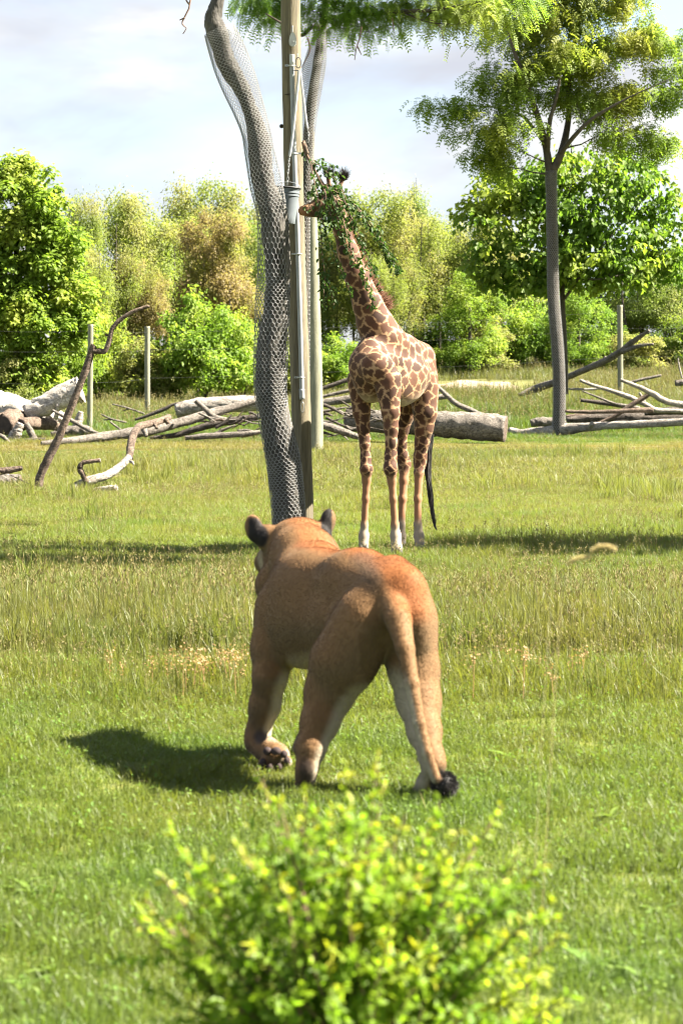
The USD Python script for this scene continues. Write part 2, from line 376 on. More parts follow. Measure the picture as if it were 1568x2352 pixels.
def frames(d, up):
    d = d / (np.linalg.norm(d, axis=1, keepdims=True) + 1e-9)
    s = np.cross(d, up)
    s /= np.linalg.norm(s, axis=1, keepdims=True) + 1e-9
    return d, s, np.cross(s, d)


def kites(pos, d, up, length, width, fold=0.15):
    """Leaves of two triangles each: stalk end, two flanks, tip."""
    d, s, n = frames(d, up)
    L, W = np.broadcast_to(length, len(pos))[:, None], np.broadcast_to(width, len(pos))[:, None]
    a, tip = pos, pos + d * L
    m = pos + d * L * 0.42
    l, r = m + s * W / 2 + n * W * fold, m - s * W / 2 + n * W * fold
    v = np.stack([a, r, tip, l], 1).reshape(-1, 3)
    b = np.arange(len(pos))[:, None] * 4
    return v, np.vstack([b + [0, 1, 2], b + [0, 2, 3]])


def ovals(pos, d, up, length, width, fold=0.12, curl=0.12):
    """Leaves of eight triangles: a pointed oval folded along its middle and curled."""
    d, s, n = frames(d, up)
    k = len(pos)
    L, W = np.broadcast_to(length, k)[:, None], np.broadcast_to(width, k)[:, None]
    c = lambda t: pos + d * L * t - n * L * curl * t * t
    e = lambda t, w, g: c(t) + g * s * W * w / 2 + n * W * fold * w
    v = np.stack([c(0), e(.3, .85, 1), e(.3, .85, -1), c(.3), e(.62, .9, 1), e(.62, .9, -1), c(.62), c(1)], 1).reshape(-1, 3)
    f = [[0, 3, 1], [0, 2, 3], [1, 3, 6], [1, 6, 4], [2, 5, 6], [2, 6, 3], [4, 6, 7], [5, 7, 6]]
    b = np.arange(k)[:, None] * 8
    return v, np.vstack([b + t for t in f])


def fronds(pos, d, up, length, pairs, lw, ll, droop=0.3):
    """Feathered leaves: pairs of leaflets along a drooping midrib."""
    d, s, n = frames(d, up)
    k = len(pos)
    L = np.broadcast_to(length, k)[:, None]
    ps, ds, us = [], [], []
    for i in range(pairs):
        t = (i + 0.6) / pairs
        c = pos + d * L * t - np.array([0, 0, 1.0]) * L * droop * t * t
        for g in (1, -1):
            ps.append(c)
            ds.append(s * g * 0.9 + d * 0.55 - np.array([0, 0, 0.25]))
            us.append(n)
    pos2, d2, u2 = np.vstack(ps), np.vstack(ds), np.vstack(us)
    return kites(pos2, d2, u2, np.tile(L[:, 0], 2 * pairs) * ll, np.tile(L[:, 0], 2 * pairs) * lw, 0.05)


def rand_dirs(rng, n):
    d = rng.normal(size=(n, 3))
    return d / np.linalg.norm(d, axis=1, keepdims=True)


# ------------------------------------------------------------------ trees
def cluster_centres(rng, envs, n):
    """Clump centres through a crown made of ellipsoids (x, y, z, rx, ry, rz), most of them near its skin."""
    vol = np.array([e[3] * e[4] * e[5] for e in envs]) ** 0.7
    pick = rng.choice(len(envs), n, p=vol / vol.sum())
    e = np.array(envs, float)[pick]
    return e[:, :3] + rand_dirs(rng, n) * (rng.random((n, 1)) ** 0.42) * e[:, 3:]


def branches(rng, stem, centres, r0=0.05, sides=5, sag=0.1, jitter=0.06):
    """Boughs that grow from the stems (lists of (x, y, z, r)) to each clump, later ones from earlier ones."""
    nodes = np.vstack([spline(s, 14) for s in stem])
    parts = [tube(spline(s, 22)[:, :3], spline(s, 22)[:, 3], 9, rough=0.10, seed=3) for s in stem]
    base = nodes[:, :3].mean(0)
    order = np.argsort(np.linalg.norm((centres - base) * [1, 1, 0.6], axis=1))
    for c in centres[order]:
        v = c - nodes[:, :3]
        hd = np.linalg.norm(v[:, :2], axis=1)
        cost = np.linalg.norm(v, axis=1) + np.where(v[:, 2] < 0.35 * hd, 2.0 * (0.35 * hd - v[:, 2]), 0)
        i = int(np.argmin(cost))
        a, ra = nodes[i, :3], nodes[i, 3]
        L = np.linalg.norm(c - a)
        if L < 0.05:
            continue
        r = min(ra * 0.7, r0 * (0.35 + 0.25 * L))
        t = np.linspace(0, 1, 6)[:, None]
        p = a + (c - a) * t + rng.normal(size=(6, 3)) * jitter * L * t * (1 - t * 0.6) - np.array([0, 0, 1]) * sag * L * (t * (1 - t))
        q = np.hstack([p, np.maximum(r * (1 - 0.75 * t), 0.006)])
        parts.append(tube(q[:, :3], q[:, 3], sides, caps=False))
        nodes = np.vstack([nodes, q[2:]])
    return join(parts)


def clump_leaves(rng, centres, per, spread, size, flat=0.7, up=0.5, out=0.6, aspect=0.55, style='kite', droop=0.4):
    n = len(centres) * per
    rad = spread * rng.uniform(0.6, 1.3, len(centres))
    c = np.repeat(centres, per, 0)
    off = rng.normal(size=(n, 3)) * np.repeat(rad, per)[:, None] * 0.55 * [1, 1, flat]
    pos = c + off
    o = off / (np.linalg.norm(off, axis=1, keepdims=True) + 1e-6)
    nrm = rand_dirs(rng, n) * 0.55 + o * out + np.array([0, 0, up])
    d = np.cross(nrm, rand_dirs(rng, n)) + np.array([0, 0, -droop]) + o * 0.4
    L = size * rng.uniform(0.65, 1.3, n)
    if style == 'kite':
        return kites(pos, d, nrm, L, L * aspect)
    if style == 'oval':
        return ovals(pos, d, nrm, L, L * aspect)
    return fronds(pos, d, nrm, L, *style)


def tree(name, label, cat, loc, stem, envs, n, per, spread, size, leaf_mat, bark_mat, seed, group=None, rotz=0, scale=1, bough=0.05, parts=('trunk', 'crown'), **kw):
    rng = np.random.default_rng(seed)
    c = cluster_centres(rng, envs, n)
    t = thing(name, label, cat, loc, rotz, scale, group)
    obj(parts[0], branches(rng, stem, c, bough), bark_mat, t, True)
    obj(parts[1], clump_leaves(rng, c, per, spread, size, **kw), leaf_mat, t)
    return t

# ------------------------------------------------------------------ ground: one sheet out to the horizon
ys = np.concatenate([-np.geomspace(3000, 6, 18), np.arange(-4, 14, 0.5), np.arange(14, 18.2, 0.12), np.arange(18.5, 40, 0.5), np.arange(40, 90, 1.5), np.arange(90, 200, 4), np.geomspace(205, 4000, 20)])
xs = np.concatenate([-np.geomspace(4000, 32, 22), np.arange(-30, -8, 1.5), np.arange(-8, 8, 0.4), np.arange(8, 30, 1.5), np.geomspace(30, 4000, 22)])
X, Y = np.meshgrid(xs, ys)
vg = np.stack([X, Y, gz(X, Y)], -1).reshape(-1, 3)
nx, ny = len(xs), len(ys)
ii = (np.arange(ny - 1)[:, None] * nx + np.arange(nx - 1)[None]).ravel()
fg = np.vstack([np.stack([ii, ii + 1, ii + nx + 1], 1), np.stack([ii, ii + nx + 1, ii + nx], 1)])
tag(obj('ground', (vg, fg), ground_mat, None, True), 'grassy ground of the lawn and the meadow behind it', None, None, 'structure')

# bare sandy patch right of the giraffe
a, b = G(1000, 893), G(1210, 893)
c0 = (a + b) / 2
rng = np.random.default_rng(5)
gx, gy = np.meshgrid(np.linspace(-1, 1, 60), np.linspace(-1, 1, 44))
wx, wy = abs(b[0] - a[0]) / 2 * 1.1, 7.5
px_, py_ = c0[0] + gx * wx, c0[1] + gy * wy
edge = 1 - np.sqrt(gx ** 2 + gy ** 2) + 0.5 * (fbm(np.stack([px_ * 0.6, py_ * 0.25, gx * 0], -1), 4, 8) - 0.5)
zz = gz(px_, py_) - 0.25 + 0.42 * smooth(-0.05, 0.35, edge) + 0.20 * (fbm(np.stack([px_ * 1.2, py_ * 0.8, gx * 0], -1), 3, 9) - 0.4)
i_ = (np.arange(43)[:, None] * 60 + np.arange(59)[None]).ravel()
tag(obj('sand', (np.stack([px_, py_, zz], -1).reshape(-1, 3), np.vstack([np.stack([i_, i_ + 1, i_ + 61], 1), np.stack([i_, i_ + 61, i_ + 60], 1)])), sand_mat, None, True),
    'bare sandy patch beyond the big log right of the giraffe', None, None, 'structure')


# ------------------------------------------------------------------ grass: tiles of real blades set out over the ground
def blades(rng, n, half, h, w, lean=0.5, segs=2, hvar=0.45):
    """n blades on a square of side 2 * half; each bends over along its length."""
    p = np.zeros((n, 3))
    p[:, :2] = rng.uniform(-half, half, (n, 2))
    az = rng.uniform(0, 2 * PI, n)
    d = np.stack([np.cos(az), np.sin(az), 0 * az], -1)
    s = np.stack([-np.sin(az + rng.normal(0, .8, n)), np.cos(az + rng.normal(0, .8, n)), 0 * az], -1)
    H = h * np.clip(rng.normal(1, hvar, n), 0.25, 2.0)[:, None]
    B = H * np.abs(rng.normal(0, lean, n))[:, None]
    W = w * rng.uniform(0.6, 1.3, n)[:, None]
    rows = []
    for i in range(segs + 1):
        t = i / segs
        c = p + d * B * t ** 1.7 + np.array([0, 0, 1]) * H * (t - 0.25 * t * t * np.minimum(B / H, 1.5)) - [0, 0, 0.01]
        if i < segs:
            rows += [c - s * W * (1 - 0.45 * t) / 2, c + s * W * (1 - 0.45 * t) / 2]
        else:
            rows.append(c)
    m = len(rows)
    v = np.stack(rows, 1).reshape(-1, 3)
    f = []
    for i in range(segs - 1):
        f += [[2 * i, 2 * i + 1, 2 * i + 3], [2 * i, 2 * i + 3, 2 * i + 2]]
    f.append([m - 3, m - 2, m - 1])
    o = np.arange(n)[:, None] * m
    return v, np.vstack([o + t for t in f])


def seed_heads(rng, n, half, h, size, w):
    """Thin stalks that carry a loose head of spikelets."""
    p = np.zeros((n, 3))
    p[:, :2] = rng.uniform(-half, half, (n, 2))
    H = h * rng.uniform(0.65, 1.25, n)
    az = rng.uniform(0, 2 * PI, n)
    d = np.stack([np.cos(az), np.sin(az), 0 * az], -1) * (H * rng.uniform(0.05, 0.3, n))[:, None]
    top = p + d + np.stack([0 * H, 0 * H, H], -1)
    k = 7
    c = np.repeat(top, k, 0) + rng.normal(size=(n * k, 3)) * [size * .3, size * .3, size]
    e = kites(c, rand_dirs(rng, n * k) + [0, 0, 1.2], rand_dirs(rng, n * k), size * 0.9, w * 2.2)
    s = np.cross(top - p, [0.3, 1, 0.2])
    s /= np.linalg.norm(s, axis=1, keepdims=True)
    v = np.stack([p - s * w / 2, p + s * w / 2, top], 1).reshape(-1, 3)
    return join([(v, np.arange(3 * n).reshape(-1, 3)), e])


def instancer(name, label, protos, pts, rot, scl, which, kind='stuff'):
    """protos: list of (mesh, material) lists."""
    pi = UsdGeom.PointInstancer.Define(stage, path_for(name))
    tag(pi.GetPrim(), label, None, None, kind)
    rel = pi.CreatePrototypesRel()
    for k, ms in enumerate(protos):
        x = UsdGeom.Xform.Define(stage, f'{pi.GetPath()}/tuft_{k + 1:03d}')
        for j, (nm, mesh, mat) in enumerate(ms):
            usdkit.mesh(stage, f'{x.GetPath()}/{nm}', mesh, mat)
        rel.AddTarget(x.GetPath())
    pi.CreatePositionsAttr(Vt.Vec3fArray.FromNumpy(np.asarray(pts, np.float32)))
    q = np.zeros((len(pts), 4), np.float32)
    q[:, 2], q[:, 3] = np.sin(rot / 2), np.cos(rot / 2)
    pi.CreateOrientationsAttr(Vt.QuathArray([Gf.Quath(float(r[3]), float(r[0]), float(r[1]), float(r[2])) for r in q]))
    pi.CreateScalesAttr(Vt.Vec3fArray.FromNumpy(np.asarray(scl, np.float32)))
    pi.CreateProtoIndicesAttr(Vt.IntArray.FromNumpy(np.asarray(which, np.int32)))
    return pi


def strew(rng, y0, y1, step, margin, jitter=0.5):
    """Points of a jittered square grid over the wedge of ground that the view reaches, and some way past its sides."""
    out = []
    for y in np.arange(y0, y1, step):
        hw = 0.155 * y + margin
        x = np.arange(-hw, hw, step)
        out.append(np.stack([x + rng.uniform(-jitter, jitter, len(x)) * step, y + rng.uniform(-jitter, jitter, len(x)) * step], -1))
    return np.vstack(out)


def field(name, label, rng, protos, y0, y1, step, margin, keep=None, hscale=None, sink=0.0):
    p = strew(rng, y0, y1, step, margin)
    if keep is not None:
        p = p[keep(p, rng)]
    n = len(p)
    s = rng.uniform(0.85, 1.2, (n, 1)) * np.ones((1, 3))
    if hscale is not None:
        s[:, 2] *= hscale(p)
    z = gz(p[:, 0], p[:, 1]) - sink
    return instancer(name, label, protos, np.column_stack([p, z]), rng.uniform(0, 2 * PI, n), s, rng.integers(0, len(protos), n))


rg = np.random.default_rng(11)
q3 = lambda p, f, s: noise(np.column_stack([p * f, 0 * p[:, :1]]), s)
lawn = [[('blades', blades(rg, 620, 0.17, 0.046, 0.0042, 0.8), blade_mat), ('weeds', ovals(*(lambda n: (np.column_stack([rg.uniform(-.16, .16, (n, 2)), rg.uniform(.01, .05, n)]), rand_dirs(rg, n) * [1, 1, .5] + [0, 0, .35], np.tile([0, 0, 1.0], (n, 1)) + rand_dirs(rg, n) * .3))(16), rg.uniform(.012, .028, 16), rg.uniform(.008, .016, 16)), weed_mat)] for _ in range(5)]
field('lawn_grass', 'short bright green grass of the lawn under the lioness', rg, lawn, 5.0, 14.75, 0.2, 1.8, hscale=lambda p: 0.45 + 0.7 * q3(p, 1.6, 21) + 0.5 * q3(p, 4.0, 29) + 0.6 * smooth(12.5, 14.2, p[:, 1]))
verge = [[('blades', blades(rg, 200, 0.3, 0.16, 0.005, 0.5), blade_mat), ('seed_heads', seed_heads(rg, 10, 0.3, 0.28, 0.022, 0.0035), seed_mat)] for _ in range(4)]
field('verge_grass', 'taller thin grass along the far edge of the lawn', rg, verge, 13.4, 15.0, 0.3, 2.0, keep=lambda p, r: (gz(p[:, 0], p[:, 1]) > -0.2) & (r.random(len(p)) < 0.75), hscale=lambda p: 0.7 + 0.6 * q3(p, 1.2, 25))
mead = [[('blades', blades(rg, 1150, 0.36, 0.10, 0.006, 0.75, 3), blade_mat), ('seed_heads', seed_heads(rg, k, 0.36, 0.21, 0.026, 0.004), seed_mat)] for k in (2, 4, 10, 18)]
field('meadow_grass', 'knee high meadow grass with pale seed heads round the giraffe', rg, mead, 17.2, 42, 0.44, 1.5, hscale=lambda p: 0.22 + 0.5 * q3(p, 0.5, 22) + 0.5 * q3(p, 1.5, 28) + 1.1 * smooth(23, 18, p[:, 1]))
mead2 = [[('blades', blades(rg, 1700, 0.9, 0.13, 0.013, 0.6, 2), blade_mat), ('seed_heads', seed_heads(rg, k, 0.9, 0.22, 0.04, 0.007), seed_mat)] for k in (4, 9, 20)]
field('far_meadow_grass', 'meadow grass between the curved branches and the logs', rg, mead2, 42, 88, 1.05, 1.5, hscale=lambda p: (0.35 + 0.8 * q3(p, 0.22, 23)) * (1 - 0.55 * smooth(60, 63, p[:, 1]) * smooth(76, 72, p[:, 1]) * smooth(-1, 1, p[:, 0])))
mead3 = [[('blades', blades(rg, 1500, 2.0, 0.38, 0.024, 0.55, 2), blade_mat), ('seed_heads', seed_heads(rg, k, 2.0, 0.6, 0.07, 0.014), seed_mat)] for k in (4, 16, 50)]
sc = c0
field('rough_grass', 'tall rough grass in front of the far trees', rg, mead3, 88, 150, 2.1, 2.0, hscale=lambda p: 0.35 + 0.9 * q3(p, 0.13, 24) + 0.35 * smooth(0, 6, p[:, 0]),
      keep=lambda p, r: np.hypot((p[:, 0] - sc[0]) / (wx + 1.9), (p[:, 1] - sc[1]) / (wy + 1.9)) > 1.0)


# broad leaved weeds and straw scattered through the lawn
def rosette(rng, n, size):
    az = rng.uniform(0, 2 * PI, n)
    d = np.stack([np.cos(az), np.sin(az), rng.uniform(.15, .9, n)], -1)
    return ovals(np.zeros((n, 3)) + [0, 0, .005], d, np.tile([0, 0, 1.0], (n, 1)), size * rng.uniform(.6, 1.2, n), size * rng.uniform(.25, .4, n), .15, .35)


pts = np.array([P(a, b, D)[:2] for a, b, D in [(40, 2060, 8.3), (75, 2085, 8.2), (215, 2075, 8.1), (170, 2170, 7.6), (250, 2200, 7.45), (120, 2290, 7.1), (60, 2330, 6.9), (1400, 1900, 9.6), (1510, 2100, 8.0), (1350, 2250, 7.2), (1480, 2290, 7.0), (280, 1930, 9.4), (1300, 1640, 12.9), (1180, 1760, 11.2), (60, 1740, 11.6), (520, 2300, 7.0)]])
n = len(pts)
instancer('lawn_weeds', 'low broad leaved weeds scattered through the lawn', [[('leaves', rosette(rg, 9, .11), weed_mat)], [('leaves', rosette(rg, 7, .085), weed_mat)]], np.column_stack([pts, gz(pts[:, 0], pts[:, 1])]), rg.uniform(0, 6, n), np.ones((n, 3)) * rg.uniform(.7, 1.2, (n, 1)), rg.integers(0, 2, n))
m = 900
y_ = rg.uniform(6.2, 14.5, m)
p_ = np.stack([rg.uniform(-1, 1, m) * (.16 * y_ + .8), y_], -1)
k_ = rg.random(m) < smooth(.35, .7, q3(p_, .9, 33))
p_ = p_[k_]
c_ = np.column_stack([p_, gz(p_[:, 0], p_[:, 1]) + rg.uniform(.012, .05, len(p_))])
tag(obj('dry_straw', kites(c_, rand_dirs(rg, len(c_)) * [1, 1, .35], np.tile([0, 0, 1.0], (len(c_), 1)), rg.uniform(.03, .11, len(c_)), .0035), seed_mat), 'bits of dry straw in the lawn', None, None, 'stuff')

# taller green tufts that break up the meadow
tufts = [[('blades', blades(rg, 90, .12, h, .007, .45, 3), blade_mat)] for h in (.13, .18, .23)]
q_ = strew(rg, 18.0, 60, .5, 1.5)
q_ = q_[(q3(q_, .35, 41) + .35 * (q3(q_, 1.4, 42) - .5) > .60) & (rg.random(len(q_)) < .55) & ~((q_[:, 1] > 22.5) & (q_[:, 1] < 29) & (rg.random(len(q_)) < .8))]
n = len(q_)
instancer('grass_tufts', 'taller green grass tufts in patches of the meadow', tufts, np.column_stack([q_, gz(q_[:, 0], q_[:, 1])]), rg.uniform(0, 6, n), np.ones((n, 3)) * (rg.uniform(.7, 1.3, (n, 1)) * (1 + .012 * (q_[:, 1:] - 18))), rg.integers(0, 3, n))

# ------------------------------------------------------------------ the wood behind the meadow
def at(px, D, dz=-0.1):
    x = P(px, HZ, D)[0]
    return np.array([x, D, float(gz(x, D)) + dz])


def top_height(px, py, D):
    return P(px, py, D)[2] - at(px, D)[2]


def round_envs(h, w, low=0.12, seed=0, lumps=9):
    """A leafy crown of a tree h tall and w wide that starts low."""
    r = np.random.default_rng(seed)
    out = [(0, 0, h * (0.5 + low / 2), w * .36, w * .36, h * (0.44 - low / 2))]
    for k in range(lumps):
        z = h * r.uniform(low + .12, .86)
        f = 1 - abs((z / h - .48) / .62) ** 1.8
        a = k * 2.4 + r.uniform(-.4, .4)
        rr = w * r.uniform(.15, .23)
        out.append((math.cos(a) * (w / 2 - rr) * f, math.sin(a) * (w / 2 - rr) * f, z, rr, rr, rr * r.uniform(.7, 1.0)))
    return out


def spindly(h, w, n, seed, low=0.3):
    """Several slim stems with thin tops, like young locusts in a thicket."""
    r = np.random.default_rng(seed)
    stems, envs = [], []
    for k in range(n):
        x, y = r.uniform(-w * .42, w * .42), r.uniform(-w * .35, w * .35)
        hh = h * r.uniform(.74, 1.0) if k else h
        bx, by = x * 1.25 + r.uniform(-.5, .5), y * 1.25
        stems.append([(x, y, 0, .12), (x * 1.1 + r.uniform(-.2, .2), y * 1.1, hh * .35, .10), (bx, by, hh * .7, .06), (bx + r.uniform(-.3, .3), by, hh * .97, .02)])
        envs.append((bx, by, hh * .78, w * .2, w * .2, hh * .2))
        envs.append((bx + r.uniform(-.8, .8), by + r.uniform(-.6, .6), hh * .62, w * .24, w * .22, hh * .14))
        envs.append((bx + r.uniform(-.6, .6), by, hh * r.uniform(low + .1, .55), w * .2, w * .2, hh * .15))
    return stems, envs


H0 = 10.0
# one of each kind is grown at its first place; the others are copies at their own size and turn
WOOD = 'trees of the wood behind the meadow'
spin_a = spindly(H0, 6.0, 6, 31)
spin_b = spindly(H0, 6.5, 5, 32, 0.22)
spin_c = spindly(H0, 6.0, 6, 33)
spin_a, spin_c = [([[(x, y, z * .8, r) for x, y, z, r in st_] for st_ in sp_[0]], 0) for sp_ in (spin_a, spin_c)]
spin_a = (spin_a[0], round_envs(H0, 7.4, .22, 36, 11))
spin_c = (spin_c[0], round_envs(H0, 7.0, .25, 37, 9))
kinds = {}


def plant(kind, px, py_top, D, width_px, label, group=WOOD, turn=None):
    r = np.random.default_rng(int(abs(px) * 7 + D))
    h = top_height(px, py_top, D)
    w = R(width_px, D)
    loc = at(px, D)
    turn = r.uniform(0, 360) if turn is None else turn
    h0, w0 = {'olive_tree': (H0, 7.2), 'thicket_tree': (H0, 7.5), 'beige_tree': (H0, 7.2), 'green_tree': (H0, 7.0), 'lime_tree': (H0, 7.0), 'lime_shrub': (4.0, 4.6), 'olive_shrub': (4.0, 4.6), 'green_shrub': (4.0, 4.6)}[kind]
    s = (w / w0, w / w0, h / h0)
    if kind in kinds:
        return copy(kinds[kind], label, loc, turn, s, group)
    seed = sum(map(ord, kind))
    if kind == 'olive_tree':
        t = tree(kind, label, 'tree', loc, *spin_a, 420, 90, 0.75, 0.165, olive_leaf, bark_dark, seed, group, turn, s, 0.03, aspect=0.5, droop=0.5)
    elif kind == 'thicket_tree':
        t = tree(kind, label, 'tree', loc, *spin_b, 340, 88, 0.72, 0.165, olive_leaf, bark_dark, seed, group, turn, s, 0.03, aspect=0.5, droop=0.5)
    elif kind == 'beige_tree':
        t = tree(kind, label, 'tree', loc, *spin_c, 430, 74, 0.58, 0.15, pink_leaf, bark_dark, seed, group, turn, s, 0.03, aspect=0.6)
    elif kind == 'green_tree':
        t = tree(kind, label, 'tree', loc, [[(0, 0, 0, .2), (.1, 0, 3, .17), (0, .1, 6, .1), (.1, 0, 9, .03)]], round_envs(H0, 7.0, .1, 5), 260, 60, 0.62, 0.24, green_leaf, bark_dark, seed, group, turn, s)
    elif kind == 'lime_tree':
        t = tree(kind, label, 'tree', loc, [[(0, 0, 0, .2), (.1, 0, 3, .17), (0, .1, 6, .1), (.1, 0, 9, .03)]], round_envs(H0, 7.0, .08, 6), 240, 100, 0.58, 0.18, lime_leaf, bark_dark, seed, group, turn, s)
    else:
        mat = {'lime_shrub': lime_leaf, 'olive_shrub': olive_leaf, 'green_shrub': green_leaf}[kind]
        stems = [[(0, 0, 0, .05), (.5 * math.cos(a), .5 * math.sin(a), 1.4, .035), (.9 * math.cos(a), .9 * math.sin(a), 3, .012)] for a in (0.3, 1.7, 2.9, 4.1, 5.3)]
        t = tree(kind, label, 'shrub', loc, stems, round_envs(4.0, 4.6, 0.0, seed, 11), 200, 62, 0.34, 0.17, mat, bark_dark, seed, group, turn, s, 0.02, parts=('stem', 'foliage'))
    kinds[kind] = t
    return t


# the big light green maple at the left edge
lm = at(40, 112)
hm, wm = top_height(40, 335, 112), R(400, 112)
envm = [(0, 0, hm * .60, wm * .30, wm * .30, hm * .36), (wm * .28, -.3, hm * .42, wm * .20, wm * .2, hm * .14), (wm * .22, -1, hm * .60, wm * .18, wm * .2, hm * .14), (wm * .10, -1.2, hm * .78, wm * .22, wm * .2, hm * .15),
        (-wm * .25, 0, hm * .55, wm * .22, wm * .22, hm * .2), (wm * .12, -1.6, hm * .30, wm * .26, wm * .2, hm * .10), (wm * .38, -.6, hm * .34, wm * .11, wm * .13, hm * .05), (-wm * .05, -1.5, hm * .42, wm * .25, wm * .2, hm * .12), (-wm * .05, 0, hm * .9, wm * .17, wm * .17, hm * .08), (0, -1, hm * .15, wm * .28, wm * .2, hm * .09)]
tree('maple_tree', 'tall bright green bushy maple at the left edge behind the log heap', 'tree', lm, [[(0, 0, 0, .3), (.2, 0, hm * .3, .25), (0, 0, hm * .6, .14), (0, 0, hm * .93, .04)]], envm, 540, 100, 0.44, 0.25, lime_leaf, bark_dark, 41, None, aspect=0.75, up=0.9)

plant('olive_tree', 190, 412, 138, 150, 'thin yellow green tree just right of the tall maple')
plant('olive_tree', 300, 408, 142, 250, 'broad yellow green tree with feathery top between the maple and the beige tree')
plant('olive_tree', 480, 376, 150, 260, 'tallest yellow green tree behind the beige tree left of the wrapped trunk')
plant('beige_tree', 500, 432, 136, 215, 'beige flowering tree just left of the wrapped trunk')
plant('beige_tree', 330, 560, 132, 150, 'lower beige tree above the shrubs behind the two left posts')
plant('olive_tree', 640, 420, 146, 220, 'yellow green tree mostly behind the wrapped trunk')
plant('thicket_tree', 760, 440, 140, 190, 'yellow green tree seen between the second pole and the giraffe neck')
plant('olive_tree', 870, 402, 138, 220, 'yellow green tree directly right of the giraffe head')
plant('thicket_tree', 950, 398, 150, 150, 'thin topped tree with open twigs right of the giraffe neck')
plant('thicket_tree', 1045, 455, 138, 210, 'yellow green tree with dark slim stems left of the right wrapped tree')
plant('olive_tree', 1150, 500, 146, 230, 'olive tree behind the left side of the broad leaved tree')
plant('lime_tree', 1330, 640, 138, 190, 'light green young tree directly right of the right wrapped trunk')
plant('green_tree', 1250, 560, 152, 260, 'dark green tree in the shade behind the right wrapped trunk')
plant('green_tree', 1420, 590, 150, 230, 'dark green tree behind the right fence post')
plant('olive_tree', 1510, 560, 146, 230, 'olive tree right of the right fence post')
plant('green_tree', 1610, 500, 154, 260, 'dark green tree at the right edge of the wood')
plant('olive_tree', 1740, 470, 150, 300, 'yellow green tree past the right edge of the wood')
plant('lime_tree', -170, 420, 122, 330, 'light green tree past the left edge of the wood')
plant('olive_tree', -330, 430, 140, 300, 'yellow green tree past the far left edge of the wood')
plant('olive_tree', 400, 470, 145, 240, 'yellow green tree in the gap behind the beige trees')
plant('thicket_tree', 240, 520, 130, 190, 'lower thin yellow green tree right of the tall maple')
plant('olive_tree', 560, 480, 142, 200, 'yellow green tree showing left of the wrapped trunk netting')
plant('olive_tree', 815, 500, 144, 220, 'lower yellow green tree behind the giraffe neck')
plant('olive_tree', 985, 470, 144, 230, 'full yellow green tree behind the giraffe back')
plant('lime_tree', 1080, 600, 134, 190, 'low light green tree between the giraffe and the broad leaved tree')
plant('thicket_tree', 905, 560, 134, 170, 'thin dark stemmed tree right behind the giraffe withers')
UNDER = 'shrubs along the foot of the wood'
plant('lime_shrub', 465, 672, 119, 260, 'large bright green shrub behind the second left post', UNDER)
plant('lime_shrub', 555, 720, 122, 190, 'bright green shrub touching the wrapped trunk', UNDER)
plant('lime_shrub', 225, 690, 122, 190, 'light green shrub behind the first left post', UNDER)
plant('olive_shrub', 330, 770, 119, 190, 'low yellowish shrub between the two left posts', UNDER)
plant('lime_shrub', 130, 760, 116, 200, 'green shrub above the heap of big logs', UNDER)
plant('olive_shrub', 25, 815, 110, 150, 'low rounded yellow green shrub in the bottom left of the wood', UNDER)
plant('olive_shrub', 660, 740, 126, 200, 'shrub hidden behind the foot of the wrapped trunk', UNDER)
plant('lime_shrub', 780, 770, 128, 170, 'low green shrub between the second pole and the giraffe chest', UNDER)
plant('green_shrub', 860, 760, 134, 170, 'dark green shrub behind the giraffe shoulder', UNDER)
plant('lime_shrub', 1030, 780, 138, 150, 'small light green shrub right of the giraffe back', UNDER)
plant('green_shrub', 960, 740, 140, 180, 'green shrub behind the giraffe rump', UNDER)
plant('olive_shrub', 1110, 735, 136, 170, 'yellow green shrub midway between giraffe and right wrapped trunk', UNDER)
plant('lime_shrub', 1195, 690, 138, 170, 'tall light green shrub left of the right wrapped trunk', UNDER)
plant('green_shrub', 1290, 760, 142, 170, 'green shrub behind the foot of the broad leaved tree', UNDER)
plant('green_shrub', 1390, 740, 140, 170, 'green shrub behind the leaning dead trunk', UNDER)
plant('olive_shrub', 1470, 760, 136, 170, 'yellow green shrub right of the right fence post', UNDER)
plant('green_shrub', 1560, 720, 138, 190, 'green shrub at the right edge under the broad leaved tree', UNDER)
plant('green_shrub', -120, 760, 116, 260, 'green shrub past the left edge', UNDER)
plant('olive_shrub', 1680, 740, 138, 240, 'yellow green shrub past the right edge', UNDER)

# ------------------------------------------------------------------ broad leaved tree behind the right wrapped tree
lb = at(1296, 97)
q = lambda px, py, D=97: P(px, py, D) - lb
sx = lambda px: R(px, 97)
st = [[(*q(1298, 905), .13), (*q(1296, 800), .12), (*q(1291, 660), .11), (*q(1300, 520), .09), (*q(1310, 380), .04), (*q(1312, 330), .015)],
      [(*q(1293, 690), .07), (*q(1350, 610, 96), .05), (*q(1420, 520, 96), .03), (*q(1500, 430, 96), .012)],
      [(*q(1292, 670), .06), (*q(1220, 590), .045), (*q(1150, 500), .028), (*q(1090, 430), .01)],
      [(*q(1294, 640), .05), (*q(1380, 640, 95.5), .035), (*q(1470, 620, 95.5), .012)]]
E = lambda px, py, rx, rz, dy=0.0: (*(q(px, py) + [0, dy, 0]), sx(rx), sx(rx) * .9, sx(rz))
env = [E(1300, 520, 150, 130), E(1150, 560, 90, 90, -.6), E(1100, 470, 62, 60), E(1180, 440, 95, 80, .5), E(1300, 400, 110, 70), E(1430, 430, 105, 90), E(1510, 520, 85, 105), E(1440, 580, 100, 75, -.8), E(1230, 640, 85, 42, -.5), E(1130, 620, 70, 45), E(1420, 650, 75, 32), E(1530, 610, 55, 45), E(1330, 600, 100, 70, -1)]
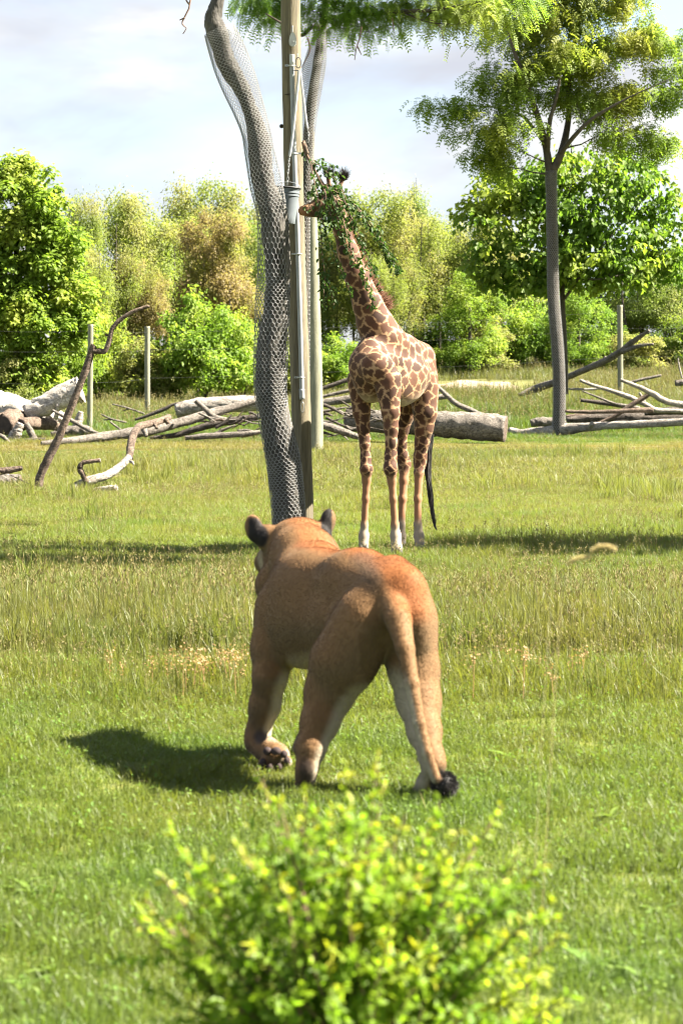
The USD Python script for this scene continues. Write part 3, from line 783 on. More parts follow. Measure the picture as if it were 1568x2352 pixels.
tree('broadleaf_tree', 'round crowned tree with large leaves behind the right wrapped trunk', 'tree', lb, st, env, 480, 27, 0.44, 0.27, broad_leaf, bark_dark, 51, None, bough=.045, aspect=0.8, up=0.35, droop=0.7)

# ------------------------------------------------------------------ right wrapped locust
lr = G(1281, 1006)
DR = lr[1]
q = lambda px, py, dD=0.0: P(px, py, DR + dD) - lr
w_ = lambda px: R(px, DR)          # trunk and boughs
trunkR = [(*q(1281, 1012), w_(16)), (*q(1284, 900), w_(15)), (*q(1280, 800), w_(14.5)), (*q(1271, 690), w_(14)), (*q(1268, 560), w_(13)), (*q(1266, 450), w_(13)), (*q(1265, 392), w_(14))]
limbs = [[(*q(1263, 400), w_(10)), (*q(1252, 330), w_(8)), (*q(1232, 260, -.5), w_(7)), (*q(1208, 190, -.8), w_(5.5)), (*q(1175, 100, -1.2), w_(4)), (*q(1150, 0, -1.4), w_(2.5))],
         [(*q(1268, 395), w_(10)), (*q(1290, 345), w_(8.5)), (*q(1305, 270, .5), w_(7)), (*q(1307, 170, .6), w_(6)), (*q(1325, 70, .8), w_(4.5)), (*q(1350, -60, 1), w_(2.5))],
         [(*q(1285, 355), w_(6)), (*q(1320, 310, -.8), w_(5)), (*q(1365, 268, -1.3), w_(4)), (*q(1450, 220, -1.8), w_(2)), (*q(1540, 180, -2), w_(1))],
         [(*q(1258, 350), w_(5)), (*q(1262, 280, -.7), w_(5)), (*q(1282, 200, -1), w_(3.5)), (*q(1290, 100, -1), w_(2))],
         [(*q(1252, 330), w_(4.5)), (*q(1190, 260, 1), w_(3)), (*q(1090, 242, 1.2), w_(2)), (*q(990, 250, 1.2), w_(1))]]
E = lambda px, py, rx, rz, dy=0.0: (*(q(px, py) + [0, dy, 0]), w_(rx), w_(rx) * .8, w_(rz))
env = [E(1290, 160, 130, 90), E(1160, 190, 90, 60, -.6), E(1060, 245, 65, 28), E(985, 248, 42, 17), E(1075, 300, 52, 32, .6), E(1130, 330, 60, 36), E(1165, 285, 70, 40, -1), E(1400, 230, 95, 60), E(1490, 200, 80, 55), E(1550, 250, 45, 40), E(1440, 310, 80, 32), E(1370, 100, 100, 60), E(1470, 90, 85, 45), E(1540, 90, 60, 24), E(1180, 80, 80, 45), E(1250, 20, 120, 60), E(1400, 0, 90, 40), E(1260, -110, 130, 70), E(1380, -90, 90, 60), E(1160, -60, 90, 60), E(1520, 330, 45, 22), E(1075, 355, 38, 22), E(1140, 375, 42, 22), E(1610, 150, 60, 40)]
rng = np.random.default_rng(61)
cc = cluster_centres(rng, env, 450)
tr = thing('wrapped_locust_tree', 'tall slim locust tree on the right with netting round its trunk', 'tree', lr)
tm = tube(spline(trunkR, 40)[:, :3], spline(trunkR, 40)[:, 3] * .9, 16, rough=0.06, seed=9)
obj('trunk', tm, bark_dark, tr, True)
obj('bough', branches(rng, limbs, cc, 0.05, sag=0.05), bark_dark, tr, True)
obj('crown', clump_leaves(rng, cc, 38, 0.40, 0.29, flat=0.6, up=0.5, out=0.3, style=(4, 0.16, 0.38, 0.5), droop=0.35), locust_leaf, tr)


def netting(pts, rad, cell, width, mat, parent, seed=0):
    """Hexagonal netting round a trunk: zigzag strands that touch their neighbours, (x, y, z) and radius along the trunk."""
    L = np.linalg.norm(np.diff(np.asarray(pts, float), axis=0), axis=1).sum()
    m = int(L / (cell * 0.34))
    s = spline(np.column_stack([pts, rad]), m)
    k = 2 * max(5, int(round(2 * PI * np.mean(rad) / cell)))
    t = np.gradient(s[:, :3], axis=0)
    t /= np.linalg.norm(t, axis=1, keepdims=True)
    a = np.cross(t, [0.02, 1, 0.03])
    a /= np.linalg.norm(a, axis=1, keepdims=True)
    b = np.cross(t, a)
    rng = np.random.default_rng(seed)
    i = np.arange(m)
    zig = np.array([-0.46, -0.46, 0.46, 0.46])[(i) % 4]
    out = []
    for j in range(k):
        wob = 0.12 * (noise(np.column_stack([i * 0.05, np.full(m, j * 0.31), 0 * i]), seed) - 0.5)
        ph = (j + (zig if j % 2 == 0 else -zig) + wob) * 2 * PI / k
        rr = s[:, 3] * (1 + 0.05 * (noise(np.column_stack([i * 0.03, np.cos(ph) * 1.5, np.sin(ph) * 1.5]), seed + 2) - 0.5))
        out.append(s[:, :3] + a * (np.cos(ph) * rr)[:, None] + b * (np.sin(ph) * rr)[:, None])
    return curves('netting', np.stack(out), width, mat, parent)


netting([p[:3] for p in trunkR], [p[3] * .9 + .02 for p in trunkR], 0.075, 0.009, net_mat, tr, 3)

# ------------------------------------------------------------------ big wrapped trunk in front of the pole
D1 = 26.3
l1 = np.array([P(662, 1200, D1)[0], D1, float(gz(P(662, 1200, D1)[0], D1))])
q = lambda px, py, D=D1: P(px, py, D) - l1
w1 = lambda px: R(px, D1)
t1 = [(667, 1290, 38), (664, 1180, 37), (657, 1110, 37), (650, 1050, 37), (630, 950, 34), (622, 880, 34), (624, 800, 33), (636, 700, 29), (637, 625, 28), (630, 500, 31), (606, 425, 25), (597, 350, 27), (590, 300, 22), (574, 250, 17), (554, 200, 19), (523, 150, 22), (506, 100, 22), (497, 70, 24), (490, 42, 20), (500, 0, 15), (508, -60, 17), (520, -160, 16), (530, -320, 12)]
n1 = [(667, 1290, 40), (663, 1180, 39), (657, 1110, 39.5), (649, 1050, 40), (628, 950, 36.5), (621, 880, 38), (623, 800, 40), (626, 700, 40), (628, 625, 36), (625, 500, 34.5), (611, 425, 37), (596, 350, 34), (587, 300, 33), (571, 250, 36), (553, 200, 41), (534, 150, 43), (516, 100, 40), (504, 68, 36)]
tw = thing('wrapped_tree', 'thick crooked trunk wrapped in grey netting in front of the pole', 'tree', l1)
sp = spline([(*q(a, b), w1(c)) for a, b, c in t1], 150)
obj('trunk', tube(sp[:, :3], sp[:, 3], 28, rough=0.22, seed=5, nfreq=4), bark_grey, tw, True)
netting([q(a, b) for a, b, c in n1], [w1(c) for a, b, c in n1], 0.050, 0.0062, net_mat, tw, 7)
# its unseen top and a dead twig that hangs into the picture
rng = np.random.default_rng(71)
lim1 = [[(*q(520, -160), w1(13)), (*(q(640, -215, 25.6)), w1(9)), (*(np.array([3.2, 24.9, 6.9]) - l1), w1(6)), (*(np.array([5.4, 24.7, 7.3]) - l1), w1(2))],
        [(*q(520, -160), w1(14)), (*q(420, -260, 26), w1(9)), (*q(300, -330, 25.5), w1(4))], [(*q(530, -320), w1(12)), (*q(610, -460, 26.6), w1(8)), (*q(700, -560), w1(3))]]
cc = cluster_centres(rng, [(*q(300, -420), 1.5, 1.5, .7), (*q(560, -640), 1.6, 1.6, .8), (*q(720, -520), 1.3, 1.3, .6)], 80)
cc = np.vstack([cc, cluster_centres(rng, [(*(np.array([4.3, 24.7, 7.4]) - l1), 1.1, .85, .55), (*(np.array([5.6, 24.6, 7.6]) - l1), 1.0, .8, .55), (*(np.array([3.0, 24.9, 7.5]) - l1), .9, .7, .45)], 75)])
obj('bough', branches(rng, lim1, cc, 0.03), bark_grey, tw, True)
obj('crown', clump_leaves(rng, cc, 26, 0.32, 0.20, flat=0.5, style=(7, 0.11, 0.30, 0.4), droop=.25), locust_leaf, tw)
tp = [[(426, -260), (432, -60), (437, 5), (424, 38), (418, 52), (424, 60), (428, 64), (420, 77)], [(424, 40), (412, 45)], [(436, 10), (428, 0), (420, -20)]]
for t in tp:
    obj('dead_twig', tube(spline([q(a, b, 26) for a, b in t], 16), np.linspace(.012, .005, 16), 5), twig_mat, tw, True)

# ------------------------------------------------------------------ thin wrapped tree behind the pole
D2 = 31.0
x2 = P(702, 1100, D2)[0]
l2 = np.array([x2, D2, float(gz(x2, D2))])
q = lambda px, py, D=D2: P(px, py, D) - l2
w2 = lambda px: R(px, D2)
t2 = [(700, 1215, 12), (700, 1000, 11.5), (699, 800, 11), (698, 600, 11), (702, 430, 11), (708, 310, 11.5), (715, 240, 11.5), (725, 170, 10.5), (737, 90, 10), (745, 30, 9), (752, -40, 8), (765, -200, 6)]
n2 = [(700, 1215, 14), (700, 1000, 12), (699, 800, 12), (699, 600, 13), (700, 450, 13), (707, 330, 14), (709, 260, 20), (714, 200, 25), (722, 150, 25), (732, 100, 19), (742, 60, 12)]
tt = thing('thin_wrapped_tree', 'slim dark tree in loose netting behind the pole with foliage at the top', 'tree', l2)
s2 = spline([(*q(a, b), w2(c)) for a, b, c in t2], 70)
obj('trunk', tube(s2[:, :3], s2[:, 3], 14, rough=.12, seed=4), bark_dark, tt, True)
netting([q(a, b) for a, b, c in n2], [w2(c) for a, b, c in n2], 0.048, 0.0055, net_mat, tt, 13)
lim2 = [[(*q(740, 60), w2(7)), (*q(715, 62, 30.6), w2(5)), (*q(692, 80, 30.2), w2(4)), (*q(660, 60, 29.8), w2(3)), (*q(610, 30, 29.6), w2(1.5))],
        [(*q(744, 40), w2(6)), (*q(830, 35, 30.5), w2(5)), (*q(920, 25, 30), w2(4.5)), (*q(990, 22, 29.8), w2(4)), (*q(1090, 5, 29.8), w2(2.5)), (*q(1200, -30, 30), w2(1.2))],
        [(*q(752, -40), w2(6)), (*q(860, -60, 31.5), w2(4)), (*q(1000, -70, 32), w2(2))],
        [(*q(752, -50), w2(5)), (*q(690, -80, 31), w2(3)), (*q(600, -60, 31), w2(2))],
        [(*q(920, 25, 30), w2(2.5)), (*q(985, 50, 29.8), w2(1.6)), (*q(1050, 55, 29.7), w2(1))]]
E = lambda px, py, rx, rz, dy=0.0: (*(q(px, py, D2 - .8) + [0, dy, 0]), w2(rx), w2(rx) * .6, w2(rz))
env = [E(600, 0, 45, 36), E(590, 52, 28, 16), E(650, 20, 50, 36), E(760, 10, 60, 42), E(762, 52, 34, 18), E(850, 15, 70, 34), E(835, 62, 26, 16), E(940, 12, 60, 30), E(925, 50, 34, 12), E(1010, 25, 60, 36, -.2), E(1090, 20, 80, 40, -.3), E(1160, 10, 60, 36), E(1210, 0, 30, 24), E(1130, 52, 44, 16), E(1055, 66, 26, 10), E(700, -80, 120, 50), E(850, -100, 130, 50), E(1020, -90, 130, 50)]
rng = np.random.default_rng(81)
cc = cluster_centres(rng, env, 340)
obj('bough', branches(rng, lim2, cc, 0.02, jitter=.08), bark_dark, tt, True)
obj('crown', clump_leaves(rng, cc, 15, 0.24, 0.16, flat=0.6, up=0.4, out=0.5, style=(7, 0.10, 0.27, 0.45), droop=0.3), locust_leaf, tt)
tp = [[(706, 85), (712, 110), (708, 125), (700, 140), (692, 155)], [(830, 60), (826, 85), (818, 110), (814, 137)], [(820, 105), (830, 125)], [(985, 40), (1010, 60), (1018, 90)], [(900, 40), (905, 70)]]
for t in tp:
    obj('dead_twig', tube(spline([q(a, b, 29.8) for a, b in t], 12), np.linspace(.011, .005, 12), 5), twig_mat, tt, True)

# ------------------------------------------------------------------ trees beside the view whose shade falls into it
ls = np.array([8.7, 27.2, float(gz(8.7, 27.2))])
side = tree('side_tree', 'green tree right of the view that shades the grass behind the lioness', 'tree', ls, [[(0, 0, 0, .16), (.1, 0, 2.5, .14), (0, .1, 5, .09), (.1, 0, 7.6, .03)]],
            [(0, 0, 5.2, 1.5, 1.7, 2.4), (.4, 0, 4.0, 1.9, 1.7, 1.3), (1.0, .3, 3.6, 1.6, 1.6, 1.2), (0, 0, 7.0, .8, .8, .9)], 190, 46, 0.4, 0.2, green_leaf, bark, 91)
copy(side, 'green tree right of the view that shades the far meadow', (17.2, 54.5, float(gz(17.2, 54.5))), 140, 0.95)

# ------------------------------------------------------------------ posts and wires of the enclosure fence
fl = np.array([0.0, 0.0, 0.0])
fence = thing('perimeter_fence', 'thin wires on tall grey green wooden posts in front of the wood', 'fence')
line = [(-75, 86.5), (205, 86.5), (338, 99.0), (893, 106), (1425, 112.0), (1990, 116)]
heads = []
for k, (px, D) in enumerate(line):
    x = P(px, HZ, D)[0]
    z = float(gz(x, D))
    tpx = {0: -72, 1: 208, 2: 338, 3: 893, 4: 1423, 5: 1990}[k]
    top = P(tpx, {0: 750, 1: 752, 2: 756, 3: 740, 4: 707, 5: 700}[k], D)
    heads.append((np.array([x, D, z]), top))
    r = R(6.4, D)
    obj('post', tube(spline([(x, D, z - .3), (x * .5 + top[0] * .5, D, (z + top[2]) / 2), (top[0], D, top[2] - .03), (top[0], D, top[2])], 14), np.r_[np.full(12, r), r * .97, r * .8], 10, rough=.05, seed=k), post_mat, fence, True)
for hgt in (0.48, 0.78, 0.97):
    for (a0, a1), (b0, b1) in zip(heads[:-1], heads[1:]):
        u, v = a0 + (a1 - a0) * hgt, b0 + (b1 - b0) * hgt
        t = np.linspace(0, 1, 9)[:, None]
        obj('wire', tube(u + (v - u) * t - [0, 0, 1] * (t * (1 - t)) * .25 - [0, .12, 0], 0.004, 4), fence_wire, fence)

# ------------------------------------------------------------------ the pole with the feeder
DP = 27.2
xp = P(698, 1200, DP)[0]
lp = np.array([xp, DP, float(gz(xp, DP))])
q = lambda px, py, D=DP: P(px, py, D) - lp
w = lambda px, D=DP: R(px, D)
pole = thing('wooden_pole', 'leaning treated wooden pole with grey conduit beside the thick wrapped trunk', 'pole', lp)
s = spline([(*q(698, 1290), w(22)), (*q(697, 1150), w(22)), (*q(690, 900), w(22)), (*q(680, 600), w(21.5)), (*q(672, 300), w(22)), (*q(667, 0), w(22.5)), (*q(664, -160), w(22.5)), (*q(664, -162), w(21))], 60)
obj('pole', tube(s[:, :3], s[:, 3], 22, rough=.06, seed=8), pole_mat, pole, True)
DF = DP - 0.22 / 2 - 0.035
pr = lambda pts, r, sides=10, n=24, D=DF: tube(spline([q(a, b, D) for a, b in pts], n), w(r), sides)
obj('conduit', pr([(670.6, 140), (671, 175), (672.3, 240), (675.5, 351), (678.7, 430), (683, 532), (686, 640), (689.5, 760), (693, 893)], 5.6), pvc, pole, True)
obj('conduit_cap', pr([(670.4, 125), (670.4, 127), (670.6, 148)], 6.2, n=8), white_plastic, pole, True)
obj('conduit_end', pr([(693, 893), (693.3, 905), (693.6, 917)], 6.4, n=6), pvc, pole, True)
obj('hook', join([tube(np.array([q(694.5 + 3 * math.cos(a), 935 + 12 * math.sin(a), DF) for a in np.linspace(-1.5, 4.2, 22)]), w(.9), 6), pr([(694, 916), (694, 925)], 1.0, n=4)]), steel, pole, True)
for px, py, sl in ((670.5, 149.5, -1), (676, 351.5, 1), (685, 583, -1), (691.5, 866.5, -1)):
    cl = obj('clamp', tube(np.array([q(px + dx, py, DF - .045 + abs(dx) / 7.5 * .045 * (abs(dx) < 8) + .05 * (abs(dx) >= 8)) for dx in np.linspace(-7.4, 7.4, 9)]), w(1.5), 6), steel, pole, True)
    obj('ear', boxm(q(px + sl * 11.5, py, DF + .035), (w(9), .012, w(4.2))), steel, cl)
    obj('screw', ball(q(px + sl * 12.5, py, DF + .024), w(1.0), 1), black_rubber, cl)
# lifted arms of the feeder: two grey sleeves that hang from a ring
obj('sleeve', pr([(686.5, 160), (684, 190), (679.5, 235), (674, 290), (668.5, 335), (664.8, 358)], 3.2, D=DF - .06), white_plastic, pole, True)
obj('sleeve', pr([(689, 160), (693.5, 200), (699, 245), (703.5, 280), (706.6, 295)], 2.9, D=DF - .02), white_plastic, pole, True)
obj('ring', tube(np.array([q(685 + 6.2 * math.cos(a), 143 + 12 * math.sin(a), DF - .03) for a in np.linspace(0, 2 * PI, 30)]), w(1.0), 6), black_rubber, pole, True)
obj('lashing', pr([(672, 160), (680, 161), (690, 161.5)], 1.0, n=8, D=DF - .07), black_rubber, pole, True)
obj('eye_bolt', pr([(683, 122), (683, 134)], .9, n=4, D=DF), steel, pole, True)
pt = [(0.2, -23), (4, -20), (7, -12), (8.4, -2), (8, 5), (4.5, 10), (0, 11.5), (-4.5, 10), (-8, 5), (-8.4, -2), (-7, -12), (-4, -20)]
from shapely.geometry import Polygon
pl = trimesh.creation.extrude_polygon(Polygon([(x * w(1) * .95, -y * w(1) * .95) for x, y in pt]), .05, engine='earcut')
pl.apply_transform(trimesh.transformations.rotation_matrix(PI / 2, [1, 0, 0]))
pl.apply_translation(q(672, 96, DF - .01))
pp = obj('pulley', (np.array(pl.vertices), np.array(pl.faces)), white_plastic, pole)
obj('axle', ball(q(673.5, 94, DF - .062), w(1.6), 1), steel, pp)
obj('pulley_eye', pr([(671.5, 58), (671.5, 66), (671.7, 74)], 1.3, n=6, D=DF), steel, pole, True)


def chain(pts, D, parent, n, size):
    c = spline([q(a, b, D) for a, b in pts], n + 1)
    links = []
    for k in range(n):
        a, b = c[k], c[k + 1]
        m, d = (a + b) / 2, (b - a)
        L = np.linalg.norm(d) * .68
        d = d / np.linalg.norm(d)
        sd = np.array([1.0, 0, 0]) if k % 2 else np.array([0, 1.0, 0])
        ang = np.linspace(0, 2 * PI, 13)
        links.append(tube(m + d * (np.cos(ang) * L)[:, None] + sd * (np.sin(ang) * size)[:, None], size * .32, 5, caps=False))
    return join(links)


obj('chain', chain([(664.6, 358), (662.5, 385), (659.5, 424)], DF - .07, pole, 9, w(2.0)), steel, pole, True)
obj('chain', chain([(706.6, 295), (708.5, 310), (707, 326)], DF - .02, pole, 4, w(2.2)), steel, pole, True)
obj('nail', pr([(654, 216), (668, 215)], 1.2, n=4, D=DP - .115), wood_dark, pole, True)
obj('knot', ball(q(646.5, 289, DP), w(5), 1), wood_dark, pole, True)

# the bucket hangs from the chain
bc, bb = P(661, 431, DF - .2), P(656.5, 513, DF - .2)
bk = thing('bucket', 'grey plastic bucket with black rim hanging on the pole by the giraffe muzzle', 'bucket', bb)
ax = (bc - bb)
zs = np.array([0, .004, .05, .2, .5, .76, .765, .80, .805, .84, .845, .88, .885, .94, .945, 1.0])
rs = np.array([18.5, 20, 20.4, 21.6, 24.0, 26, 27.2, 27.2, 26.2, 26.4, 27.6, 27.6, 26.8, 27.2, 28, 28.4])
rs = R(rs, DF)
outer = tube(ax * zs[:, None], rs, 36, caps=False)
inner = tube(ax * (np.array([1.0, .5, .03]))[:, None], [rs[-1] - .006, rs[4] - .006, rs[1] - .006], 36, caps=False)
floor_ = tube(ax * np.array([0.0, .02])[:, None], [rs[0], rs[0] - .003], 36)
obj('shell', join([outer, inner, floor_]), bucket_mat, bk, 40)
an = np.linspace(0, 2 * PI, 40)
obj('rim', tube(ax * 1.0 + np.stack([np.cos(an), np.sin(an), 0 * an - np.cos(an) * .06], -1) * rs[-1], .011, 8, caps=False), black_rubber, bk, True)
obj('handle', tube(ax + np.stack([np.cos(an[:21]), 0 * an[:21], np.sin(an[:21]) * .5], -1) * R(27, DF), .004, 6), steel, bk, True)

# ------------------------------------------------------------------ second bare pole farther back
g2 = G(724, 1041)
q = lambda px, py: P(px, py, g2[1]) - g2
p2 = thing('tall_post', 'plain round wooden post behind the pole left of the giraffe', 'post', g2)
s = spline([(*q(724.5, 1050), R(17.5, g2[1])), (*q(723.5, 880), R(17, g2[1])), (*q(719.5, 687), R(15, g2[1])), (*q(715.5, 525), R(13.5, g2[1])), (*q(713, 400), R(12.5, g2[1])), (*q(711, 310), R(11.5, g2[1])), (*q(711, 308), R(10, g2[1]))], 50)
obj('pole', tube(s[:, :3], s[:, 3], 20, rough=.05, seed=12), post_mat, p2, True)
obj('band', tube(np.array([q(713.2, 424), q(713.0, 398)]), R(14, g2[1]), 20), steel, p2, 30)


# ------------------------------------------------------------------ dead wood
def wood(name, label, cat, pts, mat, D=None, group=None, ends=None, sides=14, rough=.18, seed=0, n=26, stubs=()):
    """A log or a dead branch: pts are (px, py, radius px[, D]); lies where the photograph shows it."""
    pp = []
    for p in pts:
        d = p[3] if len(p) > 3 else D
        pp.append((*P(p[0], p[1], d), R(p[2], d)))
    pp = np.array(pp)
    base = pp[:, :3].mean(0)
    base[2] = pp[:, 2].min()
    t = thing(name, label, cat, base, 0, 1, group)
    s = spline(np.column_stack([pp[:, :3] - base, pp[:, 3]]), n)
    s[:, 3] = np.maximum(s[:, 3], .003)
    obj('trunk' if cat == 'log' else 'stem', tube(s[:, :3], s[:, 3], sides, caps=True, rough=rough, seed=seed), mat, t, True)
    for k, em in (ends or {}).items():
        i, j = (0, 1) if k == 'first' else (-1, -2)
        d = s[i, :3] - s[j, :3]
        d /= np.linalg.norm(d)
        c = s[i, :3] + d * .004
        rr = s[i, 3]
        obj('cut_face', tube(np.array([c - d * .03, c + d * .002, c + d * .006]), [rr * .93, rr * .93, rr * .8], sides, rough=rough * .6, seed=seed), em, t, True)
    for (a, b) in stubs:
        st_ = np.array([(*P(p[0], p[1], p[3] if len(p) > 3 else D), R(p[2], p[3] if len(p) > 3 else D)) for p in (a, b)])
        m = (st_[0] + st_[1]) / 2 + [0.01, 0, .01, 0]
        ss = spline(np.vstack([st_[0], m, st_[1]]), 8)
        obj('stub', tube(ss[:, :3] - base, ss[:, 3], 8, rough=.15, seed=seed + 1), mat, t, True)
    return t


# heap of big logs at the left edge
wood('fallen_log', 'huge pale log in the heap at the left edge', 'log', [(-40, 925, 28), (10, 932, 30), (75, 950, 28), (120, 962, 24), (152, 968, 18)], wood_white, 74.3, ends={'last': wood_grey}, sides=24, rough=.3, seed=1, stubs=[((128, 960, 6, 73.4), (133, 930, 4, 73))])
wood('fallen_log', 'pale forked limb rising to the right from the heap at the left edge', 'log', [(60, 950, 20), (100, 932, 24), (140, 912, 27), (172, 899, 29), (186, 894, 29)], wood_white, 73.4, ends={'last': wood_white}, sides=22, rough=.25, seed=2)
hl = wood('hollow_log', 'brown hollow log end facing left in the heap at the left edge', 'log', [(5, 975, 24, 72.0), (30, 966, 25, 73.0), (62, 966, 20, 74)], wood_brown, sides=20, rough=.3, seed=3, ends={'first': hollow_mat})
wood('fallen_log', 'short brown log with a dark hole under the huge pale log', 'log', [(48, 973, 11, 72.2), (80, 972, 15, 73), (130, 978, 11, 74)], wood_brown, ends={'first': hollow_mat}, rough=.3, seed=4)
wood('stump_piece', 'upright root stump leaning below the hollow log', 'log', [(24, 1014, 11), (34, 1000, 13), (42, 985, 11), (48, 972, 8)], wood_pale, 71.5, rough=.35, seed=5)
wood('stump_piece', 'slanted grey stub right of the root stump below the hollow log', 'log', [(80, 1011, 8), (70, 992, 8), (60, 972, 7)], wood_grey, 71.6, rough=.3, seed=6)
wood('fallen_log', 'dark rotten log lying in the grass below the heap at the left edge', 'log', [(30, 1020, 5), (70, 1014, 8), (105, 1010, 5)], wood_dark, 71, rough=.35, seed=7)
wood('fallen_log', 'small grey log lump between the heap and the first left post', 'log', [(118, 1000, 8), (150, 992, 12), (190, 988, 12), (212, 990, 7)], wood_grey, 75, rough=.4, seed=8)
wood('stump_piece', 'short pale chunk standing left of the first left post', 'log', [(172, 985, 9), (180, 968, 10), (186, 945, 6)], wood_pale, 76, rough=.3, seed=9)
wood('dead_branch', 'straight grey stick leaning across the foot of the first left post', 'branch', [(120, 942, 3), (165, 966, 4.5), (205, 988, 4.5), (226, 995, 3)], wood_grey, 72, sides=8, seed=10)
wood('dead_branch', 'pale stick in the bottom left corner of the log heap', 'branch', [(-10, 995, 4), (8, 1004, 4.5), (25, 1020, 4)], wood_grey, 70, sides=8, seed=11)
# long fallen trunk and the logs left of the wrapped trunk
wood('fallen_log', 'long smooth grey trunk rising from the grass to the wrapped trunk', 'log', [(95, 1018, 5, 68), (160, 1012, 8, 68.5), (250, 1001, 11, 69.5), (330, 990, 13, 70), (420, 968, 11, 71), (500, 945, 10, 71.5), (600, 917, 8, 72)], wood_grey, sides=16, n=50, rough=.2, seed=12, stubs=[((470, 955, 4, 71), (486, 968, 2, 71)), ((330, 985, 8, 69.6), (336, 1002, 4, 69.4))])
wood('fallen_log', 'thick pale log with dark cut end left of the wrapped trunk', 'log', [(404, 944, 16), (440, 936, 19), (500, 930, 19), (560, 927, 18), (640, 925, 16)], wood_pale, 75, ends={'first': wood_dark}, sides=20, rough=.2, seed=13)
wood('dead_branch', 'short thick branch propped on the brush pile left of the wrapped trunk', 'branch', [(449, 921, 5.5), (470, 938, 6), (490, 956, 6.5), (520, 964, 5)], wood_grey, 70.5, sides=10, seed=14, ends={'first': wood_dark})
wood('dead_branch', 'long thin dark branch behind the second left post', 'branch', [(310, 964, 3), (345, 952, 4), (380, 938, 4.5), (400, 928, 3), (445, 918, 2)], wood_dark, 84, sides=8, seed=15)
wood('dead_branch', 'forked thin twig left of the second left post', 'branch', [(258, 928, 1.6), (290, 936, 2.2), (332, 950, 2.2)], wood_grey, 82, sides=6, seed=16, stubs=[((296, 939, 2), (282, 944, 1))])
wood('dead_branch', 'thin crossing twig low in the grass right of the first left post', 'branch', [(232, 951, 1.6), (256, 962, 2.2), (290, 970, 2)], wood_grey, 80, sides=6, seed=17, stubs=[((262, 964, 2), (238, 964, 1.2))])
wood('dead_branch', 'short stick sloping to the long grey trunk', 'branch', [(252, 968, 2.2), (268, 980, 2.6), (282, 990, 2)], wood_grey, 76, sides=6, seed=18)
wood('dead_branch', 'dark bough along the bottom of the brush pile left of the wrapped trunk', 'branch', [(345, 1006, 4), (400, 1000, 6), (450, 985, 8), (500, 972, 9), (560, 962, 8), (600, 955, 6)], wood_dark, 71, sides=10, n=30, seed=19)
wood('fallen_log', 'grey log lying in front of the brush pile left of the wrapped trunk', 'log', [(425, 1006, 5), (470, 1002, 7), (520, 999, 7), (570, 996, 6), (600, 992, 5)], wood_grey, 69.5, seed=20, rough=.25)
rng = np.random.default_rng(101)
PILE1 = 'sticks of the brush pile left of the wrapped trunk'
for k in range(26):
    x, y = rng.uniform(455, 585), rng.uniform(950, 1000)
    a, L = rng.uniform(-.9, .5), rng.uniform(18, 62)
    r = rng.uniform(1.2, 4.2)
    wood('pile_stick', 'grey brown dead stick in the brush pile left of the wrapped trunk', 'stick', [(x - L * math.cos(a) / 2, min(y - L * math.sin(a) / 2, 1006), r), (x + rng.uniform(-4, 4), y + rng.uniform(-5, 5), r * .9), (x + L * math.cos(a) / 2, min(y + L * math.sin(a) / 2, 1006), r * .5)], [wood_grey, wood_dark, wood_brown][k % 3], rng.uniform(69.5, 72), PILE1, sides=7, n=10, seed=200 + k)
PILE2 = 'sticks of the brush pile behind the giraffe legs'
for k in range(30):
    x, y = rng.uniform(738, 885), rng.uniform(930, 1000)
    a, L = rng.uniform(-.5, .75), rng.uniform(25, 85)
    r = rng.uniform(1.3, 4.6)
    wood('pile_stick', 'dark dead stick in the brush pile behind the giraffe legs', 'stick', [(x - L * math.cos(a) / 2, min(y - L * math.sin(a) / 2, 1008), r), (x + rng.uniform(-5, 5), y + rng.uniform(-6, 6), r * .9), (x + L * math.cos(a) / 2, min(y + L * math.sin(a) / 2, 1010), r * .45)], [wood_grey, wood_dark, wood_dark][k % 3], rng.uniform(69, 72.5), PILE2, sides=7, n=10, seed=300 + k)
wood('dead_branch', 'grey slanted log end between the second pole and the giraffe chest, upper one', 'branch', [(735, 893, 4), (770, 882, 5), (808, 868, 5)], wood_dark, 74, sides=9, seed=21)
wood('dead_branch', 'grey slanted log end between the second pole and the giraffe chest, lower one', 'branch', [(735, 912, 3), (765, 905, 4), (800, 897, 4.5), (830, 890, 3)], wood_grey, 73, sides=9, seed=22)
wood('fallen_log', 'pale thin trunk behind the brush pile at the giraffe legs', 'log', [(700, 930, 7), (760, 922, 9), (830, 915, 9), (1000, 912, 7), (1030, 908, 6)], wood_grey, 76, seed=23)
wood('fallen_log', 'thick sloping grey bough in the brush pile behind the giraffe forelegs', 'log', [(735, 975, 8), (770, 985, 9), (800, 996, 8), (850, 1012, 6)], wood_grey, 69, seed=24, rough=.3)
# right of the giraffe
wood('fallen_log', 'big grey sawn log lying right of the giraffe', 'log', [(800, 966, 25, 73.5), (930, 970, 27, 72.6), (1010, 974, 30, 72.2), (1090, 979, 32, 72), (1161, 985, 31, 71.8)], wood_grey, ends={'last': wood_brown}, sides=26, n=40, rough=.14, seed=25)
wood('dead_branch', 'bare branch leaning down onto the big sawn log from the giraffe', 'branch', [(980, 872, 4), (1012, 895, 5), (1045, 925, 6), (1085, 944, 6.5), (1112, 956, 5)], wood_grey, 75, sides=10, seed=26)
wood('dead_tree', 'long leaning dead trunk behind the right wrapped trunk', 'log', [(1190, 908, 4, 108), (1230, 893, 9, 108), (1275, 877, 8, 107), (1340, 850, 7, 105), (1390, 828, 8, 103), (1430, 803, 7, 102), (1456, 782, 6.5, 101), (1490, 759, 3, 100)], wood_grey, n=40, seed=27, rough=.25, stubs=[((1390, 826, 5, 103), (1388, 818, 3, 103))])
